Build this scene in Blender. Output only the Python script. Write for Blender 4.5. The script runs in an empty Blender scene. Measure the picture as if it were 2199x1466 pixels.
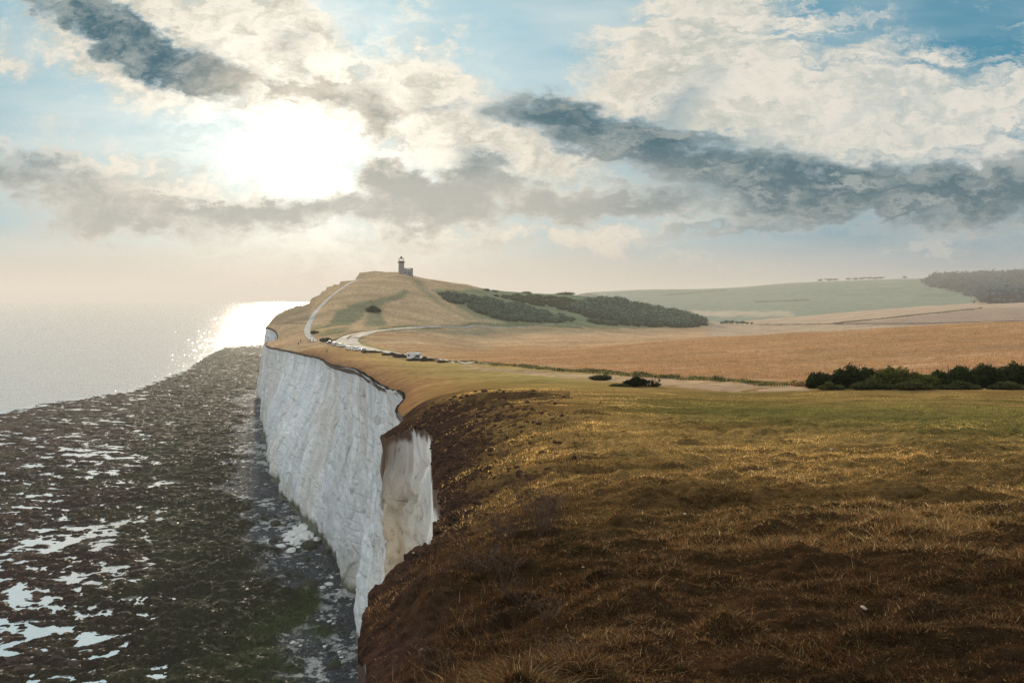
import bpy, bmesh, math, random
import numpy as np
from mathutils import Vector, Matrix
R = math.radians
scene = bpy.context.scene
col = scene.collection
rng = np.random.default_rng(7)
random.seed(7)

# ------------------------------------------------------------------ camera
EYE = 68.0                       # metres above the sea
F, CX, CY = 1677.0, 1099.5, 733.0
PITCH = math.atan((733.0 - 636.6) / F)
CP, SP = math.cos(PITCH), math.sin(PITCH)
cam_d = bpy.data.cameras.new('camera'); cam = bpy.data.objects.new('camera', cam_d); col.objects.link(cam)
cam.location = (0, 0, EYE); cam.rotation_euler = (R(90) - PITCH, 0, 0)
cam_d.sensor_width = 36; cam_d.lens = 36 * F / 2199.0
cam_d.clip_start = 0.1; cam_d.clip_end = 120000
scene.camera = cam

# ------------------------------------------------------------------ render look
scene.view_settings.view_transform = 'Standard'; scene.view_settings.look = 'None'
scene.view_settings.exposure = 0.0; scene.view_settings.gamma = 1
scene.render.engine = 'CYCLES'
scene.cycles.use_denoising = True; scene.cycles.denoising_prefilter = 'NONE'
scene.cycles.volume_bounces = 1
scene.cycles.max_bounces = 7; scene.cycles.diffuse_bounces = 3; scene.cycles.glossy_bounces = 3
scene.cycles.transparent_max_bounces = 6
scene.cycles.sample_clamp_indirect = 6; scene.cycles.sample_clamp_direct = 0

# ------------------------------------------------------------------ sun
SUN_EL, SUN_AZ = 11.8, -15.5      # degrees; azimuth from +Y, negative = left
sd = bpy.data.lights.new('sun', 'SUN'); sun = bpy.data.objects.new('sun', sd); col.objects.link(sun)
sd.energy = 4.8; sd.angle = R(3.0); sd.specular_factor = .015; sd.color = (1.0, 0.83, 0.62)
sdir = Vector((math.sin(R(SUN_AZ)) * math.cos(R(SUN_EL)), math.cos(R(SUN_AZ)) * math.cos(R(SUN_EL)), math.sin(R(SUN_EL))))
sun.rotation_euler = sdir.to_track_quat('Z', 'Y').to_euler()

# ------------------------------------------------------------------ node expression helper
class NT:
    def __init__(s, nt): s.nt = nt
    def node(s, t, **kw):
        n = s.nt.nodes.new(t)
        for k, v in kw.items(): setattr(n, k, v)
        return n
    def link(s, a, b): s.nt.links.new(a, b)
    def put(s, inp, v):
        if isinstance(v, E): s.link(v.o, inp)
        elif isinstance(v, bpy.types.NodeSocket): s.link(v, inp)
        else: inp.default_value = v
    def m(s, op, *a, clamp=False):
        n = s.node('ShaderNodeMath', operation=op, use_clamp=clamp)
        for i, v in enumerate(a): s.put(n.inputs[i], v)
        return E(s, n.outputs[0])
    def mix(s, f, a, b, mode='MIX'):
        n = s.node('ShaderNodeMix', data_type='RGBA', blend_type=mode)
        s.put(n.inputs[0], f)
        for i, v in ((6, a), (7, b)):
            if isinstance(v, tuple): n.inputs[i].default_value = (*v[:3], 1)
            else: s.put(n.inputs[i], v)
        return E(s, n.outputs[2])
    def noise(s, vec, scale, detail=4, rough=.55, dist=0.0, out=0):
        n = s.node('ShaderNodeTexNoise'); s.put(n.inputs['Vector'], vec)
        n.inputs['Scale'].default_value = scale; n.inputs['Detail'].default_value = detail
        n.inputs['Roughness'].default_value = rough; n.inputs['Distortion'].default_value = dist
        return E(s, n.outputs[out])
    def ss(s, v, a, b, lo=0.0, hi=1.0):
        n = s.node('ShaderNodeMapRange', interpolation_type='SMOOTHSTEP')
        s.put(n.inputs[0], v)
        for i, q in enumerate((a, b, lo, hi)): n.inputs[i + 1].default_value = q
        return E(s, n.outputs[0])
    def mapping(s, vec, loc=(0, 0, 0), rot=(0, 0, 0), scale=(1, 1, 1), kind='POINT'):
        n = s.node('ShaderNodeMapping', vector_type=kind); s.put(n.inputs[0], vec)
        n.inputs['Location'].default_value = loc; n.inputs['Rotation'].default_value = rot; n.inputs['Scale'].default_value = scale
        return E(s, n.outputs[0])
    def comb(s, x, y, z=0.0):
        n = s.node('ShaderNodeCombineXYZ')
        for i, v in enumerate((x, y, z)): s.put(n.inputs[i], v)
        return E(s, n.outputs[0])
    def sep(s, v):
        n = s.node('ShaderNodeSeparateXYZ'); s.put(n.inputs[0], v)
        return [E(s, o) for o in n.outputs]
    def vadd(s, a, b):
        n = s.node('ShaderNodeVectorMath', operation='ADD'); s.put(n.inputs[0], a); s.put(n.inputs[1], b); return E(s, n.outputs[0])
    def vscale(s, a, k):
        n = s.node('ShaderNodeVectorMath', operation='SCALE'); s.put(n.inputs[0], a); s.put(n.inputs['Scale'], k); return E(s, n.outputs[0])
    def vsub(s, a, b):
        n = s.node('ShaderNodeVectorMath', operation='SUBTRACT'); s.put(n.inputs[0], a); s.put(n.inputs[1], b); return E(s, n.outputs[0])
class E:
    def __init__(s, t, o): s.t = t; s.o = o
    def __add__(s, b): return s.t.m('ADD', s, b)
    __radd__ = __add__
    def __sub__(s, b): return s.t.m('SUBTRACT', s, b)
    def __rsub__(s, b): return s.t.m('SUBTRACT', b, s)
    def __mul__(s, b): return s.t.m('MULTIPLY', s, b)
    __rmul__ = __mul__
    def __truediv__(s, b): return s.t.m('DIVIDE', s, b)
    def clamp(s): return s.t.m('ADD', s, 0.0, clamp=True)

# ------------------------------------------------------------------ world: evening sky with broken cloud
def build_world():
    w = bpy.data.worlds.new('World'); scene.world = w; w.use_nodes = True
    nt = w.node_tree; nt.nodes.clear(); t = NT(nt)
    tc = t.node('ShaderNodeTexCoord')
    x, y, z = t.sep(tc.outputs['Generated'])
    # clouds are laid out by direction on the plane tangent to the sky sphere a little below the horizon (units: 1.677 = 45 deg)
    dep = t.m('MAXIMUM', t.m('ABSOLUTE', y) * CP - z * SP, 0.12)
    X = x / dep * 1.677 + 1.0995
    Y = (y * SP + z * CP) / dep * (-1.677) + 0.733
    P = t.comb(X, Y, 0.0)
    # a cloud-layer projection gives textures that stretch towards the horizon
    zz = t.m('MAXIMUM', z, 0.0) + 0.16
    L = t.comb(x / zz, y / zz, 0.0)
    n_warp = t.noise(t.mapping(P, scale=(1, 1.7, 1)), 4.0, 3, .5, out=1)
    n_warp2 = t.noise(t.mapping(P, scale=(1, 1.9, 1)), 17.0, 5, .65, out=1)
    Pw = t.vadd(t.vadd(P, t.vscale(t.vsub(n_warp, (0.5, 0.5, 0.5)), 0.15)), t.vscale(t.vsub(n_warp2, (0.5, 0.5, 0.5)), 0.10))
    right = t.ss(X, .95, 1.35)
    st_r = t.noise(t.mapping(Pw, rot=(0, 0, R(14)), scale=(.8, 4.2, 1)), 5.0, 7, .62)
    st_l = t.noise(t.mapping(Pw, rot=(0, 0, R(-25)), scale=(1.3, 2.2, 1)), 9.0, 7, .62)
    n_fine = st_l + (st_r - st_l) * right
    n_lay = t.noise(t.mapping(L, rot=(0, 0, R(20))), 2.2, 6, .6)
    n_puff = t.noise(Pw, 26.0, 5, .6)
    def blobs(lst):
        acc = None
        for cx, cy, rx, ry, an, k in lst:
            mp = t.mapping(Pw, loc=(cx, cy, 0), rot=(0, 0, R(an)), scale=(rx * 1.55, ry * 1.55, 1), kind='TEXTURE')
            g = t.node('ShaderNodeTexGradient', gradient_type='SPHERICAL'); t.put(g.inputs[0], mp)
            v = E(t, g.outputs['Fac']) * k
            acc = v if acc is None else acc + v
        return acc
    white = blobs([
        (.20, .07, .22, .10, 30, 1.3), (.42, .16, .32, .10, 27, 1.5), (.46, .04, .17, .12, 20, 1.9), (.60, .12, .14, .09, 35, 1.5), (.78, .19, .26, .09, 20, 1.6), (.93, .12, .10, .12, 0, .8), (.98, .24, .16, .08, 10, 1.0),
        (1.50, .12, .26, .13, -38, 1.5), (1.78, .22, .34, .12, -8, 1.5), (2.05, .27, .34, .10, -8, 1.5), (2.15, .36, .20, .05, -6, 1.0), (1.36, .24, .26, .09, -10, 1.4), (1.62, .26, .30, .06, -12, 1.0),
        (1.25, .08, .08, .05, -50, .5), (1.86, .105, .07, .022, -25, .9), (.01, .10, .04, .03, 10, .8), (.03, .14, .06, .02, 10, .9), (.08, .355, .32, .05, 14, 1.2), (.45, .42, .45, .06, 5, .8),
        (1.10, .34, .22, .08, 10, 1.3), (1.20, .49, .45, .035, -3, 1.2), (1.55, .01, .25, .06, -20, .7), (1.75, .05, .15, .02, -25, .4), (.12, .27, .35, .02, 22, .35)])
    dark = blobs([
        (.10, .01, .12, .045, 28, 1.8), (.22, .05, .08, .06, 30, 2.6), (.29, .10, .12, .045, 38, 2.6), (.40, .14, .12, .045, 24, 2.2), (.46, .19, .08, .04, 16, 1.9),
        (.60, .11, .08, .035, 8, 1.1), (.60, .18, .08, .02, 14, 1.5), (.72, .21, .08, .03, 22, 1.8), (.80, .195, .06, .032, 30, 1.7), (.82, .26, .035, .03, 10, 1.4), (.93, .22, .07, .02, 0, 1.1), (.69, .16, .035, .02, 0, 1.1),
        (.82, .36, .06, .035, 30, 1.9), (.90, .41, .12, .05, 15, 1.9), (.74, .46, .28, .038, 2, 1.7), (.47, .45, .16, .012, 0, .5),
        (.07, .38, .24, .05, 16, 1.9), (.28, .485, .32, .04, 2, 1.6), (1.01, .36, .07, .026, 26, 1.2), (1.05, .55, .3, .02, 0, .4),
        (1.19, .265, .15, .055, 8, 1.7), (1.34, .31, .22, .05, 12, 1.6), (1.46, .24, .12, .05, -38, 1.1), (1.64, .36, .32, .045, 4, 1.5),
        (1.98, .39, .34, .045, -2, 1.3), (2.20, .45, .45, .075, 0, 1.5), (1.12, .415, .28, .035, 5, 1.3), (1.60, .43, .60, .045, 0, 1.3), (1.42, .505, .2, .012, -5, .8), (1.55, .482, .18, .012, -4, .8), (1.0, .523, .2, .014, 2, .8), (1.92, .235, .16, .022, -14, .7), (2.12, .31, .18, .014, -8, .8), (1.60, .30, .16, .016, -8, .6)])
    n_med = t.noise(t.mapping(P, rot=(0, 0, R(-8)), scale=(1, 1.8, 1)), 7.5, 8, .66)
    noise_c = (n_fine - .5) * (2.6 + 1.2 * right) + (n_lay - .5) * .5 + (t.noise(t.mapping(Pw, rot=(0, 0, R(16)), scale=(.5, 6, 1)), 6.0, 6, .6) - .5) * right * 1.8 + (n_puff - .5) * (1.3 - .9 * right)
    Cw = t.ss(white + noise_c, .15, 1.35)
    D = dark * (1.15 + .15 * right) + noise_c * (.60 - .18 * right) + (n_med - .5) * (2.0 - 1.1 * right)
    Cd = t.ss(D, .20, 1.60)
    thick = t.ss(D + (n_puff - .5) * (1.6 - 1.2 * right) + (n_med - .5) * (3.4 - 1.9 * right) + (st_r - .5) * right * 2.4, .5, 2.5)
    # angular distance from the veiled sun
    S = t.comb(.66, .305, 0.0)
    dn = t.node('ShaderNodeVectorMath', operation='DISTANCE'); t.put(dn.inputs[0], P); t.put(dn.inputs[1], S)
    ds = E(t, dn.outputs['Value'])
    far = t.ss(ds, .30, 1.5)
    clear = t.mix(far, (.36, .61, .72), (.022, .25, .40))
    cream = t.mix(far, (.86, .80, .68), (.78, .74, .66))
    tex = t.ss(n_puff * .4 + n_fine * .6, .36, .60)
    cream = t.mix(tex, t.mix(1.0, cream, t.mix(far, (.62, .66, .66), (.62, .74, .80)), 'MULTIPLY'), cream)
    shade = t.mix(t.ss(ds, .16, .36), t.mix(thick, (.74, .71, .61), (.36, .37, .32)), t.mix(thick, (.36, .47, .51), (.022, .115, .165)))
    rib = t.ss(n_fine * (.55 + .3 * right) + n_med * (.45 - .3 * right), .43, .62)
    shade = t.mix(rib * .62, shade, t.mix(.45, cream, t.mix(1.0, shade, (2.0, 1.6, 1.45), 'MULTIPLY')))
    up = t.ss(Y, .30, .42)
    shade = t.mix(up * (1.0 - t.ss(ds, .45, 1.0)), shade, t.mix(thick, (.68, .65, .56), (.46, .465, .42)))
    sky = t.node('ShaderNodeTexSky', sky_type='NISHITA', sun_disc=False)
    sky.sun_elevation = R(SUN_EL); sky.sun_rotation = R(SUN_AZ); sky.air_density = 1.4; sky.dust_density = 1.5; sky.ozone_density = 2.0
    nish = t.mix(1.0, sky.outputs[0], (.07, .07, .07), 'MULTIPLY')
    clear = t.mix(.12, clear, nish)
    streak = t.ss(t.noise(t.mapping(P, rot=(0, 0, R(-20)), scale=(1, 5, 1)), 2.2, 3, .5), .35, .75, 0, .35)
    clear = t.mix(streak * (1.0 - far * .6) * 1.5, clear, (.84, .86, .80))
    c = t.mix(Cw, clear, cream)
    c = t.mix(Cd, c, shade)
    # warm murk towards the horizon, greyer away from the sun
    hz = t.mix(t.ss(X, .9, 2.2), (.74, .635, .51), (.38, .41, .43))
    c = t.mix(t.ss(Y, .46, .62, 0, .93), c, hz)
    # glow round the sun
    el = t.node('ShaderNodeVectorMath', operation='LENGTH'); t.put(el.inputs[0], t.mapping(Pw, loc=(.65, .31, 0), rot=(0, 0, R(28)), scale=(.30, .14, 1), kind='TEXTURE'))
    de = E(t, el.outputs['Value']); g1 = t.m('EXPONENT', de * de * -1.0); g2 = t.m('EXPONENT', ds * ds * (-1.0 / (.30 * .30)))
    glow = (g1 * .26 * t.ss(n_fine, .3, .6, .4, 1.4) + t.m('EXPONENT', ds * ds * (-1.0 / (.045 * .045))) * 1.4 + g2 * .30 * t.ss(n_fine, .25, .65, .4, 1.5)) * (1.0 - Cd * .92)
    gcol = t.mix(1.0, t.comb(glow, glow, glow), (1.0, .93, .80), 'MULTIPLY')
    add = t.node('ShaderNodeMix', data_type='RGBA', blend_type='ADD'); add.inputs[0].default_value = 1
    t.put(add.inputs[6], c); t.put(add.inputs[7], gcol)
    # unseen sky overhead and behind, a little bluer, brightened to fill the shaded cliff
    back = t.ss(t.m('MAXIMUM', y * -1.0, z * 1.1 - .60), -.05, .40)
    bk = t.mix(t.ss(n_lay, .35, .65), (.60, .80, 1.0), (1.40, 1.38, 1.30))
    out = t.mix(back, E(t, add.outputs[2]), bk)
    out = t.mix(t.ss(z, -.02, -.09), out, (.25, .24, .22))
    bg = t.node('ShaderNodeBackground'); t.put(bg.inputs[0], out); bg.inputs[1].default_value = 1.0
    o = t.node('ShaderNodeOutputWorld'); t.link(bg.outputs[0], o.inputs[0])
    w.cycles.sampling_method = 'MANUAL'; w.cycles.sample_map_resolution = 512
build_world()

# ------------------------------------------------------------------ numpy noise
def _h(ix, iy, seed):
    n = (ix.astype(np.int64) * 374761393 + iy.astype(np.int64) * 668265263 + seed * 1442695041) & 0xffffffff
    n = ((n ^ (n >> 13)) * 1274126177) & 0xffffffff
    return ((n ^ (n >> 16)) & 0xffffff) / float(0xffffff)
def vnoise(x, y, seed=0):
    x = np.asarray(x, float); y = np.asarray(y, float)
    ix = np.floor(x).astype(np.int64); iy = np.floor(y).astype(np.int64); fx = x - ix; fy = y - iy
    fx = fx * fx * (3 - 2 * fx); fy = fy * fy * (3 - 2 * fy)
    a = _h(ix, iy, seed); b = _h(ix + 1, iy, seed); c = _h(ix, iy + 1, seed); d = _h(ix + 1, iy + 1, seed)
    return (a * (1 - fx) + b * fx) * (1 - fy) + (c * (1 - fx) + d * fx) * fy - .5
def fbm(x, y, seed=0, octv=4, gain=.5):
    s = 0; a = 1; c, q = math.cos(.6), math.sin(.6)
    for i in range(octv):
        s = s + a * vnoise(x, y, seed + i * 17); x, y = (x * c - y * q) * 2.03 + 3.1, (x * q + y * c) * 2.03 - 1.7; a *= gain
    return s
def sstep(v, a, b):
    t = np.clip((v - a) / (b - a), 0, 1); return t * t * (3 - 2 * t)
def worley(x, y, seed=0):
    ix = np.floor(x).astype(np.int64); iy = np.floor(y).astype(np.int64)
    best = np.full(x.shape, 9.0); bid = np.zeros(x.shape)
    for dx in (-1, 0, 1):
        for dy in (-1, 0, 1):
            cx = ix + dx; cy = iy + dy
            px = cx + _h(cx, cy, seed); py = cy + _h(cx, cy, seed + 5); h = _h(cx, cy, seed + 9)
            d = np.hypot(x - px, y - py) / (.35 + .65 * h)
            m = d < best; best = np.where(m, d, best); bid = np.where(m, h, bid)
    return best, bid

# ------------------------------------------------------------------ where things stand: survey points (sight line + distance)
def ray(px, py):
    a = (np.asarray(px, float) - CX) / F; b = (CY - np.asarray(py, float)) / F
    return a, CP + b * SP, -SP + b * CP
def at(px, py, Yd):
    dx, dy, dz = ray(px, py); t = Yd / dy
    return np.array([dx * t, Yd, EYE + dz * t])
def project(x, y, z):
    dz = z - EYE; dep = np.maximum(y * CP - dz * SP, 1e-3)
    return CX + F * x / dep, CY - F * (y * SP + dz * CP) / dep

CTRL = [
 (760,1466,5.4),(900,1466,4.4),(1100,1466,3.9),(1500,1466,3.6),(2199,1466,3.3),(2800,1466,3.3),
 (775,1300,7.5),(900,1300,6.3),(1100,1300,5.5),(1500,1300,5.0),(2199,1300,4.7),(3000,1300,4.7),
 (930,1140,11),(1100,1150,8.6),(1500,1150,7.4),(2199,1150,6.8),(3000,1150,6.8),
 (935,1000,20),(1100,1000,15),(1500,1000,13),(2199,1000,12),(3200,1000,12),
 (932,905,31),(1100,900,25),(1500,900,24),(2199,900,22),(3200,900,22),(860,893,44),(885,885,40),
 (1100,852,40),(1500,850,42),(2199,850,42),(3200,850,42),(950,858,46),
 (1740,832,54),(2199,832,54),(1375,832,57),(1100,820,66),(950,828,68),(862,842,66),(857,819,80),(3200,832,54),
 (1000,778,190),(1200,796,130),(1450,812,95),(1700,828,70),
 (890,772,256),(740,752,300),(702,757,293),(680,758,288),(760,777,178),(572,734,394),(600,741,364),(850,783,205),(900,800,130),(1000,810,100),(820,805,118),
 (1000,760,290),(1200,775,180),(1900,780,120),(2199,762,120),(2199,803,75),(3200,762,120),(1500,775,150),
 (2199,692,260),(1900,707,262),(1700,718,265),(1400,735,300),(1200,746,330),(3200,672,260),
 (2199,696,400),(1900,712,400),(1700,722,400),(3200,690,420),
 (1100,713,520),(1300,713,600),(1500,706,700),(1200,730,440),(1100,738,390),(900,735,330),(950,718,420),(1350,722,500),
 (750,722,350),(800,712,390),(900,704,440),(1000,701,500),(1200,703,560),
 (665,722,400),(665,690,455),(700,655,500),(750,615,570),(800,591,640),(865,589,620),(865,640,540),(865,680,470),(780,690,440),
 (1000,680,530),(1000,640,610),(940,604,680),(1040,620,740),(1130,629,800),(1230,634,850),(1330,650,870),(1450,674,850),(1520,697,800),
 (1200,680,640),(1300,692,650),(1400,702,690),(1000,610,720),
 (572,697,500),(580,683,520),(610,665,560),(665,650,600),(690,628,622),(722,612,642),(770,598,658),(805,585,668),(855,588,668),
 (573,727,410),(594,725,430),(590,700,480),(620,700,450),
 (940,650,800),(1040,650,900),(1130,655,1000),(1230,665,1080),(865,640,760),(1350,680,1080),
 (1600,695,1100),(1700,690,1150),(1700,670,1600),(1700,650,2000),(1260,690,1900),(1450,690,1700),
 (1260,629,3300),(1400,622,3200),(1700,608,2900),(1900,601,2700),(2199,592,2500),(2600,588,2500),(3300,588,2500),
 (2199,660,900),(1950,674,850),(1800,695,700),(2000,697,560),(2199,694,480),(2199,640,1500),(1900,650,1700),(3300,650,900),
 (1260,660,5200),(1700,655,5200),(2199,650,5200),(3300,650,5200)]
C = np.array(CTRL, float)
C[:, 2] = np.where(C[:, 2] >= 1300, 1300 + (C[:, 2] - 1300) * 1.1, C[:, 2])
_P = at(C[:, 0], C[:, 1], C[:, 2]).T
_extra = np.array([[0, .8, -1.72], [0, -3, -1.5], [3, -2, -1.5], [-1.5, .5, -1.9], [8, 0, -1.5], [-1.6, -4, -1.8]])
_P = np.vstack([_P, _extra + [0, 0, EYE]])
TH = np.arctan2(_P[:, 0], np.maximum(_P[:, 1], .5)); RR = np.hypot(_P[:, 0], _P[:, 1])
KT = 4.0
def _feat(th, lr): return np.stack([th * KT, lr], -1)
_fc = _feat(TH, np.log(RR)); _e = (_P[:, 2] - EYE) / RR
def _U(d2): return np.where(d2 > 1e-12, .5 * d2 * np.log(np.maximum(d2, 1e-12)), 0)
_n = len(_fc)
_d2 = ((_fc[:, None] - _fc[None]) ** 2).sum(-1)
_A = np.zeros((_n + 3, _n + 3)); _A[:_n, :_n] = _U(_d2) + np.eye(_n) * 2e-4
_A[:_n, _n] = 1; _A[:_n, _n + 1:] = _fc; _A[_n, :_n] = 1; _A[_n + 1:, :_n] = _fc.T
_W = np.linalg.solve(_A, np.concatenate([_e, [0, 0, 0]]))
def base_z(th, r):
    lr = np.log(r); f = _feat(th, lr).reshape(-1, 2); out = np.empty(len(f))
    for i in range(0, len(f), 60000):
        q = f[i:i + 60000]; d2 = (q[:, :1] - _fc[None, :, 0]) ** 2 + (q[:, 1:] - _fc[None, :, 1]) ** 2
        out[i:i + 60000] = _U(d2) @ _W[:_n] + _W[_n] + q @ _W[_n + 1:]
    return EYE + out.reshape(np.shape(th)) * r

# ------------------------------------------------------------------ cliff edge (plan)
EP = [(757,5.2),(765,6.2),(777,7.4),(800,8.3),(855,9.2),(866,10.2),(918,11.0),(931,12.2),(943,14.5),(938,17),(929,20),(934,25),(926,30),(908,35),(893,38.5),
      (876,41),(848,42.2),(829,44),(828,46.5),(850,49),(872,53),(868,60),(853,68),(858,78),(848,92),(822,112),(800,130),(789,140),(781,150),(772,163),(758,178),(738,205),
      (712,235),(684,285),(645,325),(602,364),(580,384),(571,396),(573,408),(584,420),(595,434),(596,452),(588,478),(575,500),(571,514),(576,528),(592,548),(620,572),(655,596),
      (676,616),(698,630),(722,641),(745,648),(768,655),(776,660),(805,666),(850,674),(905,700)]
pts = [(-3.2, -14), (-2.6, -6), (-1.9, -1), (-1.25, 2.6)]
for px, yd in EP:
    dx, dy, dz = ray(px, 733); pts.append((dx / dy * yd * 1.0, yd))
pts += [(-50, 740), (20, 820), (90, 950), (160, 1150), (230, 1500), (300, 2400), (340, 3300), (200, 5000), (0, 7000)]
pts = np.array(pts, float)
def catmull(p, n=8):
    q = np.vstack([2 * p[0] - p[1], p, 2 * p[-1] - p[-2]]); out = []
    for i in range(1, len(q) - 2):
        for k in range(n):
            t = k / n; a, b, c, d = q[i - 1], q[i], q[i + 1], q[i + 2]
            out.append(.5 * ((2 * b) + (c - a) * t + (2 * a - 5 * b + 4 * c - d) * t * t + (3 * b - a - 3 * c + d) * t ** 3))
    out.append(p[-1]); return np.array(out)
EDGE = catmull(pts, 7)
_seg = np.diff(EDGE, axis=0); _sl = np.hypot(*_seg.T); _arc = np.concatenate([[0], np.cumsum(_sl)])
_nr = np.gradient(EDGE, axis=0); _nr = np.stack([-_nr[:, 1], _nr[:, 0]], 1); _nr /= np.linalg.norm(_nr, axis=1)[:, None]   # points seaward (left of travel)
_er = np.hypot(EDGE[:, 0], EDGE[:, 1])
_j = fbm(_arc / np.maximum(.09 * _er, .6), _arc * 0, 3, 3) * np.clip(.016 * _er, .05, 3.0) * (.55 + .45 * sstep(_er, 50, 90))
EDGE = EDGE + _nr * _j[:, None]
def edge_dist(x, y):
    """signed distance to the cliff edge, positive on land, and the nearest point"""
    a = EDGE[:-1]; ab = EDGE[1:] - a; L2 = (ab ** 2).sum(1)
    best = np.full(len(x), 1e18); cp = np.zeros((len(x), 2)); inside = np.zeros(len(x), bool)
    for i in range(len(a)):
        vx = x - a[i, 0]; vy = y - a[i, 1]; t = np.clip((vx * ab[i, 0] + vy * ab[i, 1]) / L2[i], 0, 1)
        qx = vx - ab[i, 0] * t; qy = vy - ab[i, 1] * t; d = qx * qx + qy * qy; m = d < best
        best = np.where(m, d, best); cp[m, 0] = x[m] - qx[m]; cp[m, 1] = y[m] - qy[m]
        y0, y1 = a[i, 1], EDGE[i + 1, 1]
        c = ((y0 > y) != (y1 > y))
        if c.any():
            xi = a[i, 0] + (y - y0) / (y1 - y0 + 1e-12) * ab[i, 0]
            inside ^= c & (xi < x)
    d = np.sqrt(best); return np.where(inside, d, -d), cp

# ------------------------------------------------------------------ the down: one heightfield, fine near the viewer
t0, t1 = -.47, .90
NTH = int((t1 - t0) / .00165); TG = np.linspace(t0, t1, NTH)
LR = [math.log(1.1)]
while LR[-1] < math.log(7600):
    r_ = math.exp(LR[-1]); LR.append(LR[-1] + (.010 if r_ < 20 else .0075 if r_ < 60 else .006 if r_ < 560 else .003 if r_ < 700 else .006 if r_ < 1000 else .012))
LR = np.array(LR); NR = len(LR)
th, lr = np.meshgrid(TG, LR, indexing='ij'); rr = np.exp(lr)
X = rr * np.sin(th); Yg = rr * np.cos(th)
Z = base_z(th, rr)
SD = np.full(X.shape, 1e3); CPX = X.copy(); CPY = Yg.copy()
# only look near the edge
em = np.full(NR, -9.0)
eth = np.arctan2(EDGE[:, 0], EDGE[:, 1]); elr = np.log(np.hypot(EDGE[:, 0], EDGE[:, 1]))
okk = EDGE[:, 1] > .5
for i in range(NR):
    m = okk & (np.abs(elr - LR[i]) < .12)
    em[i] = eth[m].max() if m.any() else (-.05 if LR[i] > 6.5 else -.5)
near = th < (em[None, :] + .22)
d_, cp_ = edge_dist(X[near], Yg[near])
SD[near] = d_; CPX[near] = cp_[:, 0]; CPY[near] = cp_[:, 1]
# relief
lawn = 1 - sstep(rr, 60, 200)
def relief(x, y, r, sd):
    s = np.clip(r / 30, .12, 1.0)
    z = (np.abs(fbm(x / .62, y / .36, 11, 4)) * .23 - .06) * (1 - sstep(r, 18, 45))
    z = z + fbm(x / 2.6, y / 1.7, 12, 4) * .085 * (1 - sstep(r, 60, 160))
    z = z + fbm(x / 14, y / 9, 13, 4) * .35 * sstep(r, 15, 60)
    z = z + fbm(x / 60, y / 45, 14, 4) * 1.6 * sstep(r, 150, 400)
    # turf rounds over towards the drop
    A = np.clip(.014 * r + .018 * r * sstep(r, 25, 60), .05, 1.6); w = np.clip(.04 * r, .2, 2.0)
    z = z - A * np.exp(-np.maximum(sd, 0) / w)
    soil = np.exp(-np.maximum(sd, 0) / np.clip(.1 * r, .5, 3.0)) * (1 - sstep(r, 40, 80))
    z = z + soil * (fbm(x / .22, y / .22, 21, 4) * .13 + fbm(x / .8, y / .5, 22, 3) * .16)
    # the scar where a strip of turf has slipped
    cx = (x - (.005 * y)) ; u = x / y
    win = sstep(u, -.075, -.05) * (1 - sstep(u, .0, .085)); line = 40.5 + (u + .05) * -18 + fbm(x / 1.5, x * 0, 15, 3) * 1.6
    k = y - line
    z = z + win * (.30 * sstep(k, 0, .4) * np.exp(-np.maximum(k, 0) / 3.0) - .22 * np.exp(-(k / 1.8) ** 2) * (k < 0) * sstep(u, .06, -.02))
    win2 = sstep(u, -.04, -.03) * (1 - sstep(u, -.012, 0.0)); k2 = y - 34.5
    z = z + win2 * .28 * np.exp(-(k2 / .7) ** 2)
    # crumbling blocks along the hill's seaward rim
    pxh = CX + F * CP * x / np.maximum(y, .1)
    ys = np.interp(pxh, [572,600,640,667,669,676,689,691,702,704,716,718,730,732,765,767,771,773,783,805,828,835,856], [697,673,656,653,641,637,633,624,621,613,612,608,610,602,600,592,590,583,582,580,583,589,591])
    zr = EYE + np.hypot(y, x) * ((CY - 96.4 - ys) / F + 0.0)
    wt = sstep(y, 490, 520) * (1 - sstep(y, 690, 740)) * np.exp(-(np.maximum(sd, 0) / 9) ** 2) * (pxh < 858)
    bz = base_z(np.arctan2(x, np.maximum(y, .01)), np.maximum(r, 1.0)) if np.any(wt > .01) else z
    z = z + wt * np.clip(zr - bz - (z * 0), -6, 8)
    return z
Z = Z + relief(X, Yg, rr, SD)
inside = SD > 0
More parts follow.
